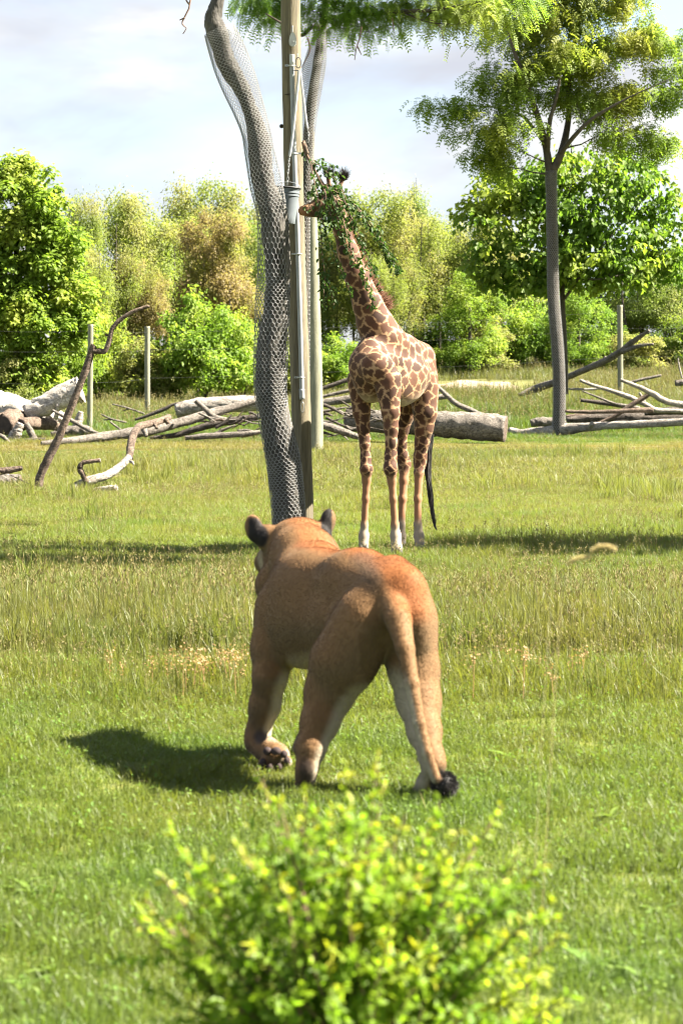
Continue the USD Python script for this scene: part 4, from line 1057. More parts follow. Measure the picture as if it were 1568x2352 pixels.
wood('dead_branch', 'side branch of the leaning dead trunk pointing right', 'branch', [(1428, 808, 6, 101.6), (1465, 795, 4.5, 100.5), (1500, 790, 2.5, 100)], wood_grey, sides=9, seed=28)
wood('fallen_log', 'long low log under the right fallen branches crossing the right wrapped trunk', 'log', [(1172, 990, 9, 79), (1200, 997, 11, 78.5), (1262, 990, 13, 78), (1330, 982, 11, 77.5), (1400, 977, 9, 77), (1480, 974, 9, 76.5), (1600, 966, 9, 76)], wood_pale, sides=16, n=40, rough=.3, seed=29, ends={'first': wood_dark}, stubs=[((1355, 980, 6, 77.2), (1359, 972, 5, 77))])
wood('fallen_log', 'dark rotten trunk at the right edge behind the low log', 'log', [(1300, 964, 6), (1360, 962, 11), (1440, 960, 13), (1520, 962, 14), (1640, 962, 15)], wood_dark, 80, sides=16, rough=.35, seed=30)
wood('fallen_log', 'thick dark branch base at the right edge on top of the rotten trunk', 'log', [(1480, 951, 4), (1520, 945, 8), (1560, 943, 10), (1640, 940, 11)], wood_dark, 79, sides=14, rough=.25, seed=31)
wood('dead_branch', 'longest pale forked branch of the right fallen crown', 'branch', [(1331, 873, 3.5), (1362, 885, 4), (1400, 896, 5), (1450, 914, 6), (1480, 928, 6), (1510, 942, 6), (1570, 944, 5)], wood_pale, 78.5, sides=10, n=30, seed=32, stubs=[((1355, 882, 3), (1345, 874, 1.5)), ((1482, 928, 4), (1468, 902, 2.5))])
wood('dead_branch', 'thin pale branch below the longest one in the right fallen crown', 'branch', [(1337, 898, 1.6), (1380, 915, 2.6), (1415, 928, 3.5), (1468, 937, 4)], wood_grey, 79, sides=8, seed=33)
wood('dead_branch', 'short dark thick branch pointing left in the right fallen crown', 'branch', [(1333, 919, 4), (1375, 924, 5), (1430, 932, 5.5), (1475, 940, 4)], wood_dark, 79.4, sides=9, seed=34)
wood('dead_branch', 'stout pale branch descending to the right edge', 'branch', [(1424, 872, 4), (1470, 890, 5.5), (1500, 905, 7), (1530, 922, 7.5), (1580, 931, 8), (1640, 935, 8)], wood_pale, 77.5, sides=11, n=30, seed=35)
wood('dead_branch', 'level branch from the right wrapped trunk into the fallen crown', 'branch', [(1297, 944, 3.5), (1340, 946, 4.5), (1400, 945, 5), (1470, 942, 6), (1500, 942, 6)], wood_brown, 77, sides=10, seed=36)
wood('dead_branch', 'mossy crooked branch rising from the low log in the fallen crown', 'branch', [(1372, 973, 3.5), (1410, 956, 5), (1450, 930, 6), (1490, 905, 5), (1495, 895, 4)], wood_brown, 77.8, sides=9, seed=37)
wood('dead_branch', 'grey branch pointing right behind the right fence post foot', 'branch', [(1440, 880, 3), (1475, 871, 3.5), (1518, 862, 3)], wood_grey, 96, sides=8, seed=38)
wood('dead_branch', 'pale thin stick lying behind the right wrapped trunk', 'branch', [(1305, 893, 2.5), (1345, 894, 3), (1385, 892, 2)], wood_pale, 97, sides=7, seed=39)
wood('stump_piece', 'flat grey chunk of wood just left of the right wrapped trunk', 'log', [(1218, 972, 8), (1240, 969, 11), (1275, 970, 10), (1300, 972, 6)], wood_grey, 82, rough=.35, seed=40)
wood('stump_piece', 'reddish rotten wood under the level branch of the fallen crown', 'log', [(1298, 958, 5), (1335, 957, 8), (1375, 958, 6)], wood_brown, 80.5, rough=.45, seed=41)
wood('stump_piece', 'grey stump cut by the right edge beyond the fallen crown', 'log', [(1550, 880, 7), (1575, 878, 8), (1600, 880, 7)], wood_grey, 98, seed=42)
wood('dead_branch', 'upright pale stick at the right edge above the grey stump', 'branch', [(1556, 822, 1.6), (1560, 845, 2), (1566, 868, 2.2)], wood_pale, 98, sides=6, seed=43)
# nearer, at the left
wood('bent_branch', 'tall bent dead branch standing in the grass in front of the log heap', 'branch', [(88, 1135, 10), (92, 1095, 9.5), (108, 1058, 10), (128, 1020, 9.5), (145, 980, 9), (165, 930, 8.5), (185, 880, 8), (200, 840, 8.5), (212, 800, 7), (216, 792, 6.5)], wood_brown, 41.2, sides=14, n=60, rough=.25, seed=44, stubs=[((112, 1054, 5), (117, 1050, 3))])
wood('bent_branch', 'hooked upper end of the tall bent dead branch', 'branch', [(212, 806, 6.5), (226, 806, 6.5), (240, 806, 6), (250, 785, 6), (258, 755, 5.5), (275, 735, 5), (300, 718, 4.6), (325, 708, 4.2), (338, 703, 3.5), (341, 706, 3)], wood_brown, 41.2, sides=12, n=50, rough=.25, seed=45, stubs=[((246, 772, 4), (241, 768, 2.5))])
wood('curved_branch', 'curved barkless branch arching out of the grass', 'branch', [(140, 1138, 6, 41.2), (165, 1122, 9, 41.2), (205, 1104, 10.5, 41.3), (245, 1092, 9.5, 41.5), (275, 1072, 9, 41.8), (297, 1050, 8.5, 42)], wood_pale, sides=14, n=40, rough=.22, seed=46, stubs=[((300, 1060, 4, 41.8), (307, 1067, 2, 41.6))])
wood('curved_branch', 'upper bark covered half of the curved branch by the long grey trunk', 'branch', [(297, 1054, 8.5, 42), (299, 1030, 9, 42.2), (306, 1000, 9, 42.5), (320, 980, 8.5, 43), (345, 973, 8, 43.5), (370, 966, 8, 44), (388, 958, 7.5, 44.3)], wood_brown, sides=14, n=40, rough=.25, seed=47, ends={'last': wood_grey}, stubs=[((352, 974, 5, 43.5), (360, 984, 3, 43.4)), ((378, 962, 6, 44), (386, 974, 5, 44))])
wood('curved_branch', 'short crooked side limb on the curved branch', 'branch', [(198, 1108, 6), (190, 1090, 6.5), (183, 1076, 7), (190, 1063, 5.5), (208, 1060, 5), (230, 1057, 4.8)], wood_brown, 41.2, sides=12, n=30, rough=.3, seed=48, ends={'last': wood_pale})
wood('fallen_log', 'short pale round log lying in front of the curved branch', 'log', [(165, 1130, 3, 41), (200, 1128, 4, 40.8), (235, 1124, 7, 40.6), (268, 1121, 8, 40.5)], wood_pale, ends={'last': wood_pale}, seed=49)
wood('fallen_log', 'pale log piece at the left edge above the sawn block', 'log', [(-20, 1087, 9), (15, 1081, 8.5), (50, 1075, 5.5)], wood_brown, 43, ends={'last': wood_dark}, seed=50)
wood('stump_piece', 'sawn grey brown block at the left edge', 'log', [(-30, 1110, 17), (10, 1108, 18), (48, 1107, 18)], wood_grey, 42.5, rough=.25, seed=51, sides=18, ends={'last': wood_brown})
wood('fallen_log', 'whitish flat log in the grass at the left edge below the block', 'log', [(-20, 1138, 5), (30, 1139, 7), (70, 1138, 6), (92, 1137, 3)], wood_pale, 40.5, seed=52)
wood('dead_branch', 'thin dark twig bending between the block and the bent branch', 'branch', [(22, 1090, 1.2), (50, 1103, 1.6), (72, 1114, 1.8), (84, 1126, 1.4)], wood_dark, 41.6, sides=6, seed=53)


# ------------------------------------------------------------------ bodies: smooth unions of rounded cones and ellipsoids, skinned by surface nets
def d_cone(p, a, b, r1, r2):
    ba = b - a
    l2 = ba @ ba
    rr = r1 - r2
    a2 = l2 - rr * rr
    if a2 <= 1e-9:
        return np.linalg.norm(p - (a if r1 > r2 else b), axis=-1) - max(r1, r2)
    il2 = 1 / l2
    pa = p - a
    y = pa @ ba
    z = y - l2
    x2 = ((pa * l2 - ba * y[..., None]) ** 2).sum(-1)
    y2, z2 = y * y * l2, z * z * l2
    k = np.sign(rr) * rr * rr * x2
    out = (np.sqrt(x2 * a2 * il2) + y * rr) * il2 - r1
    out = np.where(np.sign(y) * a2 * y2 < k, np.sqrt(x2 + y2) * il2 - r1, out)
    return np.where(np.sign(z) * a2 * z2 > k, np.sqrt(x2 + z2) * il2 - r2, out)


def d_ell(p, c, axes, r):
    q = (p - c) @ axes.T
    k0 = np.linalg.norm(q / r, axis=-1)
    k1 = np.linalg.norm(q / (r * r), axis=-1) + 1e-9
    return k0 * (k0 - 1) / k1


def prim_d(pr, p):
    return d_cone(p, *pr[1:5]) if pr[0] == 'c' else d_ell(p, *pr[1:4])


def field_of(prims, p):
    d = np.full(p.shape[:-1], 10.0)
    for pr in prims:
        e, k = prim_d(pr, p), pr[-1]
        h = np.clip(0.5 + 0.5 * (d - e) / k, 0, 1)
        d = d + (e - d) * h - k * h * (1 - h)
    return d


def skin(prims, step):
    """Vertices and triangles of the surface, step = the size of the net."""
    lo, hi = [], []
    for pr in prims:
        if pr[0] == 'c':
            lo.append(np.minimum(pr[1] - pr[3], pr[2] - pr[4])); hi.append(np.maximum(pr[1] + pr[3], pr[2] + pr[4]))
        else:
            m = np.abs(pr[2].T) @ np.asarray(pr[3])
            lo.append(pr[1] - m); hi.append(pr[1] + m)
    L, H = np.min(lo, 0) - .08, np.max(hi, 0) + .08
    n = np.ceil((H - L) / step).astype(int) + 1
    d = np.full(n, 0.5, np.float64)
    for pr, a, b in zip(prims, lo, hi):
        k = pr[-1]
        i0 = np.maximum(((a - k - .03 - L) / step).astype(int), 0)
        i1 = np.minimum(((b + k + .03 - L) / step).astype(int) + 2, n)
        sl = tuple(slice(i0[t], i1[t]) for t in range(3))
        g = np.stack(np.meshgrid(*[L[t] + step * np.arange(i0[t], i1[t]) for t in range(3)], indexing='ij'), -1)
        e, old = prim_d(pr, g), d[sl]
        h = np.clip(0.5 + 0.5 * (old - e) / k, 0, 1)
        d[sl] = old + (e - old) * h - k * h * (1 - h)
    ins = d < 0
    c = np.zeros(n - 1, int)
    for o in np.ndindex(2, 2, 2):
        c += ins[o[0]:n[0] - 1 + o[0], o[1]:n[1] - 1 + o[1], o[2]:n[2] - 1 + o[2]]
    act = (c > 0) & (c < 8)
    idx = np.full(n - 1, -1)
    cells = np.argwhere(act)
    idx[act] = np.arange(len(cells))
    acc, cnt = np.zeros((len(cells), 3)), np.zeros(len(cells))
    cor = [np.array(o) for o in np.ndindex(2, 2, 2)]
    for a in cor:
        for t in range(3):
            if a[t] == 0:
                b = a.copy(); b[t] = 1
                da, db = d[tuple((cells + a).T)], d[tuple((cells + b).T)]
                m = (da < 0) != (db < 0)
                u = np.where(m, da / np.where(m, da - db, 1), 0)
                acc += np.where(m[:, None], a + (b - a) * u[:, None], 0)
                cnt += m
    v = L + step * (cells + acc / cnt[:, None])
    f = []
    for t in range(3):
        u, w_ = (t + 1) % 3, (t + 2) % 3
        s0 = [slice(1, n[x] - 1) for x in range(3)]; s0[t] = slice(0, n[t] - 1)
        s1 = list(s0); s1[t] = slice(1, n[t])
        A, B = ins[tuple(s0)], ins[tuple(s1)]
        e = np.argwhere(A != B)
        base = e + np.array([0 if x == t else 1 for x in range(3)])
        sg = A[tuple(e.T)]
        eu, ew = np.eye(3, dtype=int)[u], np.eye(3, dtype=int)[w_]
        qd = np.stack([idx[tuple((base - eu - ew).T)], idx[tuple((base - ew).T)], idx[tuple(base.T)], idx[tuple((base - eu).T)]], 1)
        qd = np.where(sg[:, None], qd, qd[:, ::-1])
        f += [qd[:, [0, 1, 2]], qd[:, [0, 2, 3]]]
    f = np.vstack(f)
    for _ in range(2):
        e = 1e-3
        g = np.stack([field_of(prims, v + np.eye(3)[t] * e) - field_of(prims, v - np.eye(3)[t] * e) for t in range(3)], -1) / (2 * e)
        v = v - g * (np.clip(field_of(prims, v), -step, step) / np.maximum((g * g).sum(-1), .2))[:, None]
    return v, f, g / np.linalg.norm(g, axis=1, keepdims=True)


# ------------------------------------------------------------------ giraffe
GX, GY = lambda c: 627.2 + c * .4267, lambda c: 313.6 + c * .4267
gr0 = np.array([P(GX(640), 1270, 26.9)[0], 26.9, float(gz(P(GX(640), 1270, 26.9)[0], 26.9))])
J = lambda cx, cy, D: P(GX(cx), GY(cy), D) - gr0
rC = lambda r, D=26.8: R(r * .4267, D)
Gp = []


def C(*pts, k=.05):
    """A limb: (cx, cy, D, radius) one after another."""
    for a, b in zip(pts[:-1], pts[1:]):
        Gp.append(('c', J(*a[:3]), J(*b[:3]), rC(a[3], a[2]), rC(b[3], b[2]), k))


bdir = J(775, 1270, 27.5) - J(560, 1250, 26.5)
bdir[2] = 0
bdir /= np.linalg.norm(bdir)
bax = np.array([bdir, [-bdir[1], bdir[0], 0], [0, 0, 1]])
Gp.append(('e', J(535, 1250, 26.6), bax, np.array([.30, .235, .40]), .06))
C((575, 1210, 26.7, 118), (690, 1275, 27.05, 128), (778, 1290, 27.4, 108), k=.09)
Gp.append(('e', J(668, 1330, 26.95), bax, np.array([.46, .26, .28]), .08))
C((640, 1120, 26.85, 95), (700, 1150, 27.05, 82), (790, 1190, 27.4, 84), k=.08)
C((585, 1085, 26.75, 114), (546, 1000, 26.7, 93), (508, 900, 26.65, 77), (452, 752, 26.6, 63), (402, 620, 26.6, 53), (370, 500, 26.6, 43), (345, 400, 26.6, 42), k=.06)
C((500, 1230, 26.5, 92), (560, 1240, 26.3, 96), k=.08)
# head
C((345, 365, 26.6, 46), (300, 338, 26.58, 45), (245, 365, 26.55, 35), (190, 390, 26.52, 27), (160, 398, 26.5, 26), k=.03)
C((330, 400, 26.6, 34), (250, 412, 26.55, 22), (185, 412, 26.52, 18), k=.03)
C((325, 300, 26.62, 30), (290, 300, 26.56, 30), k=.03)
C((312, 300, 26.52, 15), (300, 255, 26.50, 11), (296, 215, 26.48, 11), k=.015)
C((345, 300, 26.68, 15), (362, 258, 26.70, 11), (374, 228, 26.72, 11), k=.015)
for (a, b, c_, dd) in ((375, 372, 26.72, .03),):
    e0, e1 = J(360, 372, 26.66), J(412, 368, 26.80)
    u = (e1 - e0) / np.linalg.norm(e1 - e0)
    n_ = np.cross(u, [0, 0, 1]); n_ /= np.linalg.norm(n_)
    Gp.append(('e', (e0 + e1) / 2 + u * .02, np.array([u, n_, np.cross(n_, u)]), np.array([.10, .016, .045]), .012))
# legs: viewer's left foreleg, right foreleg, inner hind leg, right hind leg
C((470, 1310, 26.75, 72), (475, 1480, 26.75, 46), (485, 1570, 26.75, 34), (494, 1660, 26.75, 27), (498, 1730, 26.75, 27), (501, 1790, 26.72, 33), (502, 1850, 26.75, 22), (498, 1950, 26.75, 18), (491, 2090, 26.75, 18.5), (488, 2150, 26.75, 26), (487, 2200, 26.72, 27), k=.035)
C((615, 1310, 26.3, 78), (632, 1480, 26.25, 48), (634, 1570, 26.25, 37), (636, 1650, 26.25, 31), (632, 1720, 26.25, 32), (631, 1785, 26.22, 36), (639, 1855, 26.25, 22), (646, 1950, 26.25, 19), (655, 2090, 26.25, 20), (659, 2150, 26.25, 28), (665, 2215, 26.2, 31), k=.035)
C((730, 1420, 27.6, 70), (712, 1500, 27.62, 45), (697, 1580, 27.64, 31), (690, 1650, 27.66, 26), (697, 1720, 27.68, 30), (706, 1762, 27.7, 33), (703, 1850, 27.66, 23), (697, 1950, 27.62, 20), (690, 2090, 27.6, 18), (690, 2150, 27.6, 23), (690, 2190, 27.57, 25), k=.035)
C((806, 1350, 27.35, 86), (818, 1480, 27.3, 64), (810, 1570, 27.32, 49), (801, 1645, 27.35, 38), (791, 1720, 27.38, 34), (789, 1755, 27.4, 33), (784, 1810, 27.36, 25), (778, 1950, 27.32, 19.5), (778, 2090, 27.3, 20), (784, 2150, 27.3, 26), (787, 2190, 27.27, 27), k=.035)
C((838, 1560, 27.75, 12), (838, 1640, 27.75, 9), k=.02)
C((830, 1270, 27.62, 20), (846, 1400, 27.72, 13), (838, 1560, 27.75, 12), k=.03)
gv, gf, gn = skin(Gp, .0135)
rng = np.random.default_rng(7)
hgt = gv[:, 2]
# the coat: patches between pale lines, large on the trunk, small down the legs
legish = smooth(1.75, 1.05, hgt)
headish = smooth(3.72, 3.95, hgt)
neckish = smooth(2.3, 2.7, hgt)
spacing = (0.115 * (1 - legish) + 0.072 * legish) * (1 - .62 * headish) * (1 + .08 * neckish)
seeds, srad = [], []
for i in rng.permutation(len(gv))[:9000]:
    if not seeds or np.min(np.linalg.norm(np.array(seeds) - gv[i], axis=1) - spacing[i] * .93) > 0:
        seeds.append(gv[i]); srad.append(spacing[i])
from scipy.spatial import cKDTree
warp = gv + ((np.stack([fbm(gv * 7 + o, 3, 40 + o) for o in range(3)], -1) - .5) * .11 + (np.stack([fbm(gv * 26 + o, 2, 50 + o) for o in range(3)], -1) - .5) * .06) * (1 - .5 * legish)[:, None]
dd, nn = cKDTree(np.array(seeds)).query(warp, k=3)
edge = (dd[:, 1] - dd[:, 0])
wid = spacing * .145 * (1 + .5 * (fbm(gv * 5, 2, 60) - .5))
patch = smooth(wid * .75, wid * 1.35, edge)
cream = np.array([.40, .235, .125]) * (1 - .12 * noise(gv * 6, 3))[:, None]
sv = rng.random((len(seeds), 1))[nn[:, 0]]
brown = np.array([.048, .021, .012]) * (1 - sv) + np.array([.11, .045, .023]) * sv
core = np.clip(dd[:, 0] / spacing, 0, 1)[:, None]
brown = brown * (.72 + .5 * core)
fade = smooth(.98, .86, hgt)                                     # below the knees: plain tan, white socks
front = (gv @ bdir) < (J(650, 1800, 26.9) @ bdir)
tanleg = np.array([.27, .13, .065])
belly = smooth(-.35, -.8, gn[:, 2]) * smooth(1.1, 1.3, hgt) * smooth(2.0, 1.8, hgt)
patch = patch * (1 - .75 * belly) * (1 - fade)
under = cream * (1 - fade[:, None]) + tanleg * fade[:, None]
under = under * (1 - belly[:, None]) + np.array([.44, .34, .22]) * belly[:, None]
sock = smooth(.42, .28, hgt)[:, None]
under = under * (1 - sock) + np.array([.30, .24, .175]) * sock
fur = under * (1 - patch[:, None]) + brown * patch[:, None]
face = headish[:, None] * .55
fur = fur * (1 - face) + np.array([.11, .062, .036]) * face  # darker head: its shade is put into the coat colour
mz = smooth(J(200, 390, 26.5)[0], J(160, 395, 26.5)[0], gv[:, 0])[:, None] * headish[:, None]
fur = fur * (1 - mz) + np.array([.34, .16, .08]) * mz
gir = thing('giraffe', 'giraffe standing in the meadow with its head at the bucket', 'giraffe', gr0)
obj('body', (gv, gf), giraffe_mat, gir, True, fur=fur)


def hoof(cx, cy, D, r):
    b = J(cx, cy, D)
    b[2] = max(b[2], .015)
    w0 = rC(r, D)
    parts = []
    for s in (-1, 1):
        c = b + np.array([s * w0 * .48, -.02, 0])
        parts.append(tube(np.array([c + [0, 0, -.035], c + [0, -.01, -.03], c + [0, .015, .06], c + [0, .02, .075]]), [w0 * .5, w0 * .56, w0 * .44, w0 * .3], 12))
    return join(parts)


for cx, cy, D, r in ((487, 2222, 26.7, 27), (666, 2238, 26.2, 34), (690, 2205, 27.56, 25), (787, 2208, 27.26, 27)):
    obj('hoof', hoof(cx, cy, D, r), hoof_mat, gir, 40)
obj('eye', ball(J(283, 335, 26.42), .028), eye_mat, gir, True)
obj('eye', ball(J(292, 335, 26.72), .028), eye_mat, gir, True)


def tuft(rng, base, axis, n, length, spread, r):
    o = rand_dirs(rng, n)
    st = base + o * r
    d = axis + o * spread + rng.normal(size=(n, 3)) * .12
    t = np.linspace(0, 1, 5)[None, :, None]
    return st[:, None] + d[:, None] * t * length * rng.uniform(.6, 1.15, (n, 1, 1))


for hx, hy, hd in ((296, 212, 26.48), (375, 225, 26.72)):
    h_ = obj('horn_tuft', ball(J(hx, hy, hd), rC(14), 2), black_hair, gir, True)
    curves('hair', tuft(rng, J(hx, hy, hd), np.array([.1, 0, .8]), 420, .075, .8, rC(10)), np.linspace(.005, .0015, 5), black_hair, h_, 'stuff')
# mane along the back of the neck
nk = spline([(*J(385, 430, 26.62), .03), (*J(428, 560, 26.64), .03), (*J(492, 700, 26.66), .03), (*J(545, 790, 26.68), .03), (*J(590, 870, 26.72), .03), (*J(610, 930, 26.74), .03)], 60)
back = J(520, 700, 26.65) - J(452, 730, 26.6)
back /= np.linalg.norm(back)
m = 2600
u = rng.uniform(0, 1, m)
root = np.stack([np.interp(u, np.linspace(0, 1, 60), nk[:, t]) for t in range(3)], -1) - back * .09 + rng.normal(size=(m, 3)) * [.012, .014, .012]
ln = (.10 + .02 * np.sin(u * 40) * .3 + rng.normal(0, .012, m) + .04 * smooth(.8, .95, u))[:, None, None]
t = np.linspace(0, 1, 4)[None, :, None]
curves('mane', root[:, None] + (back + rng.normal(size=(m, 3)) * .16 + [0, 0, .25])[:, None] * t * ln, np.linspace(.006, .003, 4), red_hair, gir, 'stuff')
# black tail hair in wavy locks
tail = spline([J(838, 1600, 27.75), J(836, 1700, 27.74), (*J(830, 1800, 27.72),), J(842, 1900, 27.7), J(849, 1975, 27.7), J(862, 2050, 27.7), J(868, 2090, 27.7), J(880, 2120, 27.7)], 40)
n = 300
cut = rng.uniform(.35, 1.0, n) ** .8
S = []
for k in range(n):
    uu = np.linspace(0, cut[k], 22)
    c = np.stack([np.interp(uu, np.linspace(0, 1, 40), tail[:, t]) for t in range(3)], -1)
    wv = (1 - uu)[:, None] ** .8 * .022 + .004
    o = rng.normal(size=3) * [1, 1, .2] * .6
    S.append(c + o * wv + np.stack([np.sin(uu * 26 + k % 7) * .006, 0 * uu, 0 * uu], -1))
curves('tail_tuft', np.array(S), np.linspace(.008, .004, 22), black_hair, gir, 'stuff')

# ------------------------------------------------------------------ leafy cut branch hanging over the giraffe's head
BX, BY = lambda b: 658.6 + b * .18, lambda b: 345 + b * .18
br0 = P(704, 330, 26.45)
br = thing('browse_branch', 'leafy cut branch hung from the pole and drooping over the giraffe head', 'branch', br0)
strands = [([(205, -110), (230, 0), (300, 140), (380, 290), (470, 430), (560, 540), (650, 700), (740, 880), (775, 1010)], .020, 26.42),
           ([(470, 430), (600, 470), (720, 560), (850, 680), (950, 780), (1060, 920), (1170, 1080), (1260, 1260), (1340, 1400), (1450, 1570)], .010, 26.35),
           ([(700, 560), (820, 850), (900, 1050), (980, 1240), (1060, 1440), (1130, 1600), (1200, 1780)], .008, 26.25),
           ([(600, 640), (690, 800), (800, 1200), (900, 1450), (1000, 1650), (1090, 1900), (1110, 2010)], .008, 26.2),
           ([(300, 140), (350, 400), (400, 640), (425, 900), (440, 1200), (465, 1450), (500, 1650), (560, 1780), (600, 1980)], .008, 26.25),
           ([(420, 700), (450, 860), (520, 1120), (600, 1300), (680, 1500), (760, 1720), (820, 1800)], .006, 26.2),
           ([(470, 1450), (490, 1650), (470, 1800), (480, 2000)], .005, 26.22),
           ([(300, 140), (400, 110), (480, 130), (560, 180), (620, 250), (655, 330)], .004, 26.4),
           ([(330, 160), (420, 190), (520, 290), (640, 400), (740, 540)], .006, 26.36),
           ([(560, 540), (680, 500), (760, 640), (790, 760), (850, 1000)], .006, 26.25),
           ([(650, 700), (640, 860), (690, 1080), (760, 1240), (850, 1420)], .006, 26.2),
           ([(420, 330), (330, 480), (280, 560)], .005, 26.3), ([(470, 500), (420, 580), (300, 680), (255, 760)], .005, 26.22),
           ([(500, 420), (560, 620), (560, 820), (620, 980)], .005, 26.2), ([(420, 360), (500, 560), (470, 720), (500, 860)], .005, 26.2),
           ([(600, 560), (700, 720), (720, 900), (790, 1060)], .005, 26.2), ([(360, 240), (430, 420), (520, 480), (640, 600)], .006, 26.3), ([(900, 730), (1010, 900), (1120, 1040), (1230, 1230), (1330, 1440), (1400, 1560)], .006, 26.3),
           ([(560, 540), (690, 620), (830, 700), (940, 800), (960, 870)], .006, 26.3), ([(620, 250), (600, 340), (640, 430), (650, 520)], .005, 26.3),
           ([(380, 290), (480, 520), (540, 760), (580, 900), (600, 960)], .006, 26.2), ([(520, 460), (600, 600), (640, 800), (660, 960)], .006, 26.22)]
rng = np.random.default_rng(77)
lp_, ld_ = [], []
for pts, r, D in strands:
    s = spline([P(BX(a), BY(b), D) - br0 for a, b in pts], 40)
    s[:, 1] += 0.05 * np.sin(np.linspace(0, 5, 40) + len(lp_))
    obj('twig', tube(s, np.linspace(r, r * .35, 40), 6), twig_mat, br, True)
    L = np.linalg.norm(np.diff(s, axis=0), axis=1).sum()
    m = int(L * (78 if r < .015 else 45) * (1.9 if pts[-1][0] > 1390 else 1))
    i = rng.integers(3, 39, m)
    lp_.append(s[i] + rng.normal(size=(m, 3)) * .022)
    ld_.append(rng.normal(size=(m, 3)) * [.7, .7, .4] + [0, 0, -.7] + .4 * (s[i] - s[i - 1]) / np.linalg.norm(s[i] - s[i - 1], axis=1, keepdims=True))
lp_, ld_ = np.vstack(lp_), np.vstack(ld_)
obj('leaves', ovals(lp_, ld_, rand_dirs(rng, len(lp_)) + [0, -.6, .4], rng.uniform(.035, .08, len(lp_)), rng.uniform(.022, .042, len(lp_))), browse_leaf, br)
obj('cut_end', tube(np.array([P(697, 322, 26.44) - br0, P(700, 332, 26.44) - br0, P(706, 352, 26.43) - br0]), [.017, .021, .021], 8), wood_brown, br, True)

# ------------------------------------------------------------------ lioness walking away
ln0 = np.array([P(860, 1800, 10.5)[0], 10.5, float(gz(P(860, 1800, 10.5)[0], 10.5))])
J = lambda px, py, D: P(px, py, D) - ln0
Lp = []


def C(*pts, k=.04):
    for a, b in zip(pts[:-1], pts[1:]):
        Lp.append(('c', J(*a[:3]), J(*b[:3]), R(a[3], a[2]), R(b[3], b[2]), k))


hd = J(705, 1300, 11.25) - J(905, 1390, 10.4)
hd[2] = 0
hd /= np.linalg.norm(hd)
lat = np.array([-hd[1], hd[0], 0])                               # towards her left
axl = np.array([hd, lat, [0, 0, 1]])


def El(px, py, D, r, axes=axl, k=.05):
    Lp.append(('e', J(px, py, D), axes, np.array(r), k))


El(722, 1392, 11.05, (.36, .225, .285), k=.07)                    # rib cage
C((740, 1360, 11.1, 92), (822, 1356, 10.75, 93), (895, 1378, 10.42, 78), k=.05)   # back and loin
C((708, 1440, 11.05, 96), (795, 1430, 10.72, 80), (860, 1430, 10.45, 74), k=.06)  # belly
El(905, 1400, 10.42, (.20, .165, .18), k=.06)                     # croup
C((935, 1345, 10.35, 40), (905, 1315, 10.55, 40), k=.05)
C((735, 1300, 11.2, 48), (690, 1330, 11.25, 60), k=.06)           # withers
C((725, 1335, 11.2, 82), (700, 1292, 11.45, 78), (690, 1268, 11.6, 76), k=.06)    # neck
El(686, 1262, 11.7, (.19, .17, .165), k=.05)                      # skull
C((640, 1278, 11.75, 44), (612, 1292, 11.85, 28), k=.04)          # cheek
C((668, 1290, 11.9, 48), (640, 1310, 12.02, 34), k=.04)           # muzzle
C((650, 1320, 11.75, 44), (640, 1345, 11.5, 55), k=.05)           # throat


def ear(px, py, D, rx, rz, tilt, yaw, lab):
    """A rounded cup opening forwards."""
    n = np.array([math.sin(yaw), -math.cos(yaw), .12]); n /= np.linalg.norm(n)     # its back
    up = np.array([math.sin(tilt), 0, math.cos(tilt)]); up -= n * (up @ n); up /= np.linalg.norm(up)
    Lp.append(('e', J(px, py, D), np.array([np.cross(up, n), n, up]), np.array([R(rx, D), .030, R(rz, D)]), .022))


C((614, 1234, 11.66, 30), (594, 1228, 11.66, 19), k=.03)
ear(582, 1212, 11.66, 22, 31, -.30, -.55, 'l')
C((735, 1225, 11.66, 24), (745, 1212, 11.66, 14), k=.025)
ear(753, 1196, 11.66, 18, 28, .22, .35, 'r')
# left foreleg, lifted, the sole of its paw turned back
C((650, 1400, 11.15, 66), (628, 1490, 11.08, 50), (620, 1555, 11.02, 38), k=.04)
C((620, 1555, 11.02, 38), (608, 1620, 11.05, 34), (592, 1685, 11.08, 26), (590, 1705, 11.06, 26), k=.035)
C((590, 1705, 11.06, 26), (612, 1722, 11.0, 28), (634, 1736, 10.93, 31), k=.025)
for i, (a, b) in enumerate(((606, 1752), (621, 1763), (641, 1762), (658, 1749))):
    C((628, 1738, 10.95, 15), (a, b, 10.90, 12.5), k=.012)
# right foreleg, mostly hidden
C((800, 1420, 11.35, 62), (770, 1540, 11.25, 42), (732, 1640, 11.3, 30), (704, 1712, 11.3, 24), (688, 1745, 11.35, 26), k=.05)
# left hind leg
El(812, 1480, 10.42, (.18, .10, .19), k=.055)
C((845, 1430, 10.38, 80), (787, 1520, 10.40, 72), (757, 1590, 10.42, 55), (734, 1660, 10.36, 41), (713, 1720, 10.3, 31), (704, 1768, 10.26, 21), (702, 1786, 10.27, 19), k=.045)
C((702, 1786, 10.27, 19), (694, 1815, 10.36, 19), (680, 1830, 10.46, 27), k=.03)
# right hind leg
El(935, 1450, 10.40, (.17, .10, .22), k=.05)
C((945, 1430, 10.40, 58), (950, 1540, 10.36, 55), (961, 1610, 10.30, 48), (974, 1680, 10.18, 36), (990, 1738, 10.06, 26), (997, 1758, 10.03, 23), k=.045)
C((997, 1758, 10.03, 23), (980, 1800, 10.10, 22), (966, 1834, 10.16, 25), (962, 1842, 10.24, 28), k=.03)
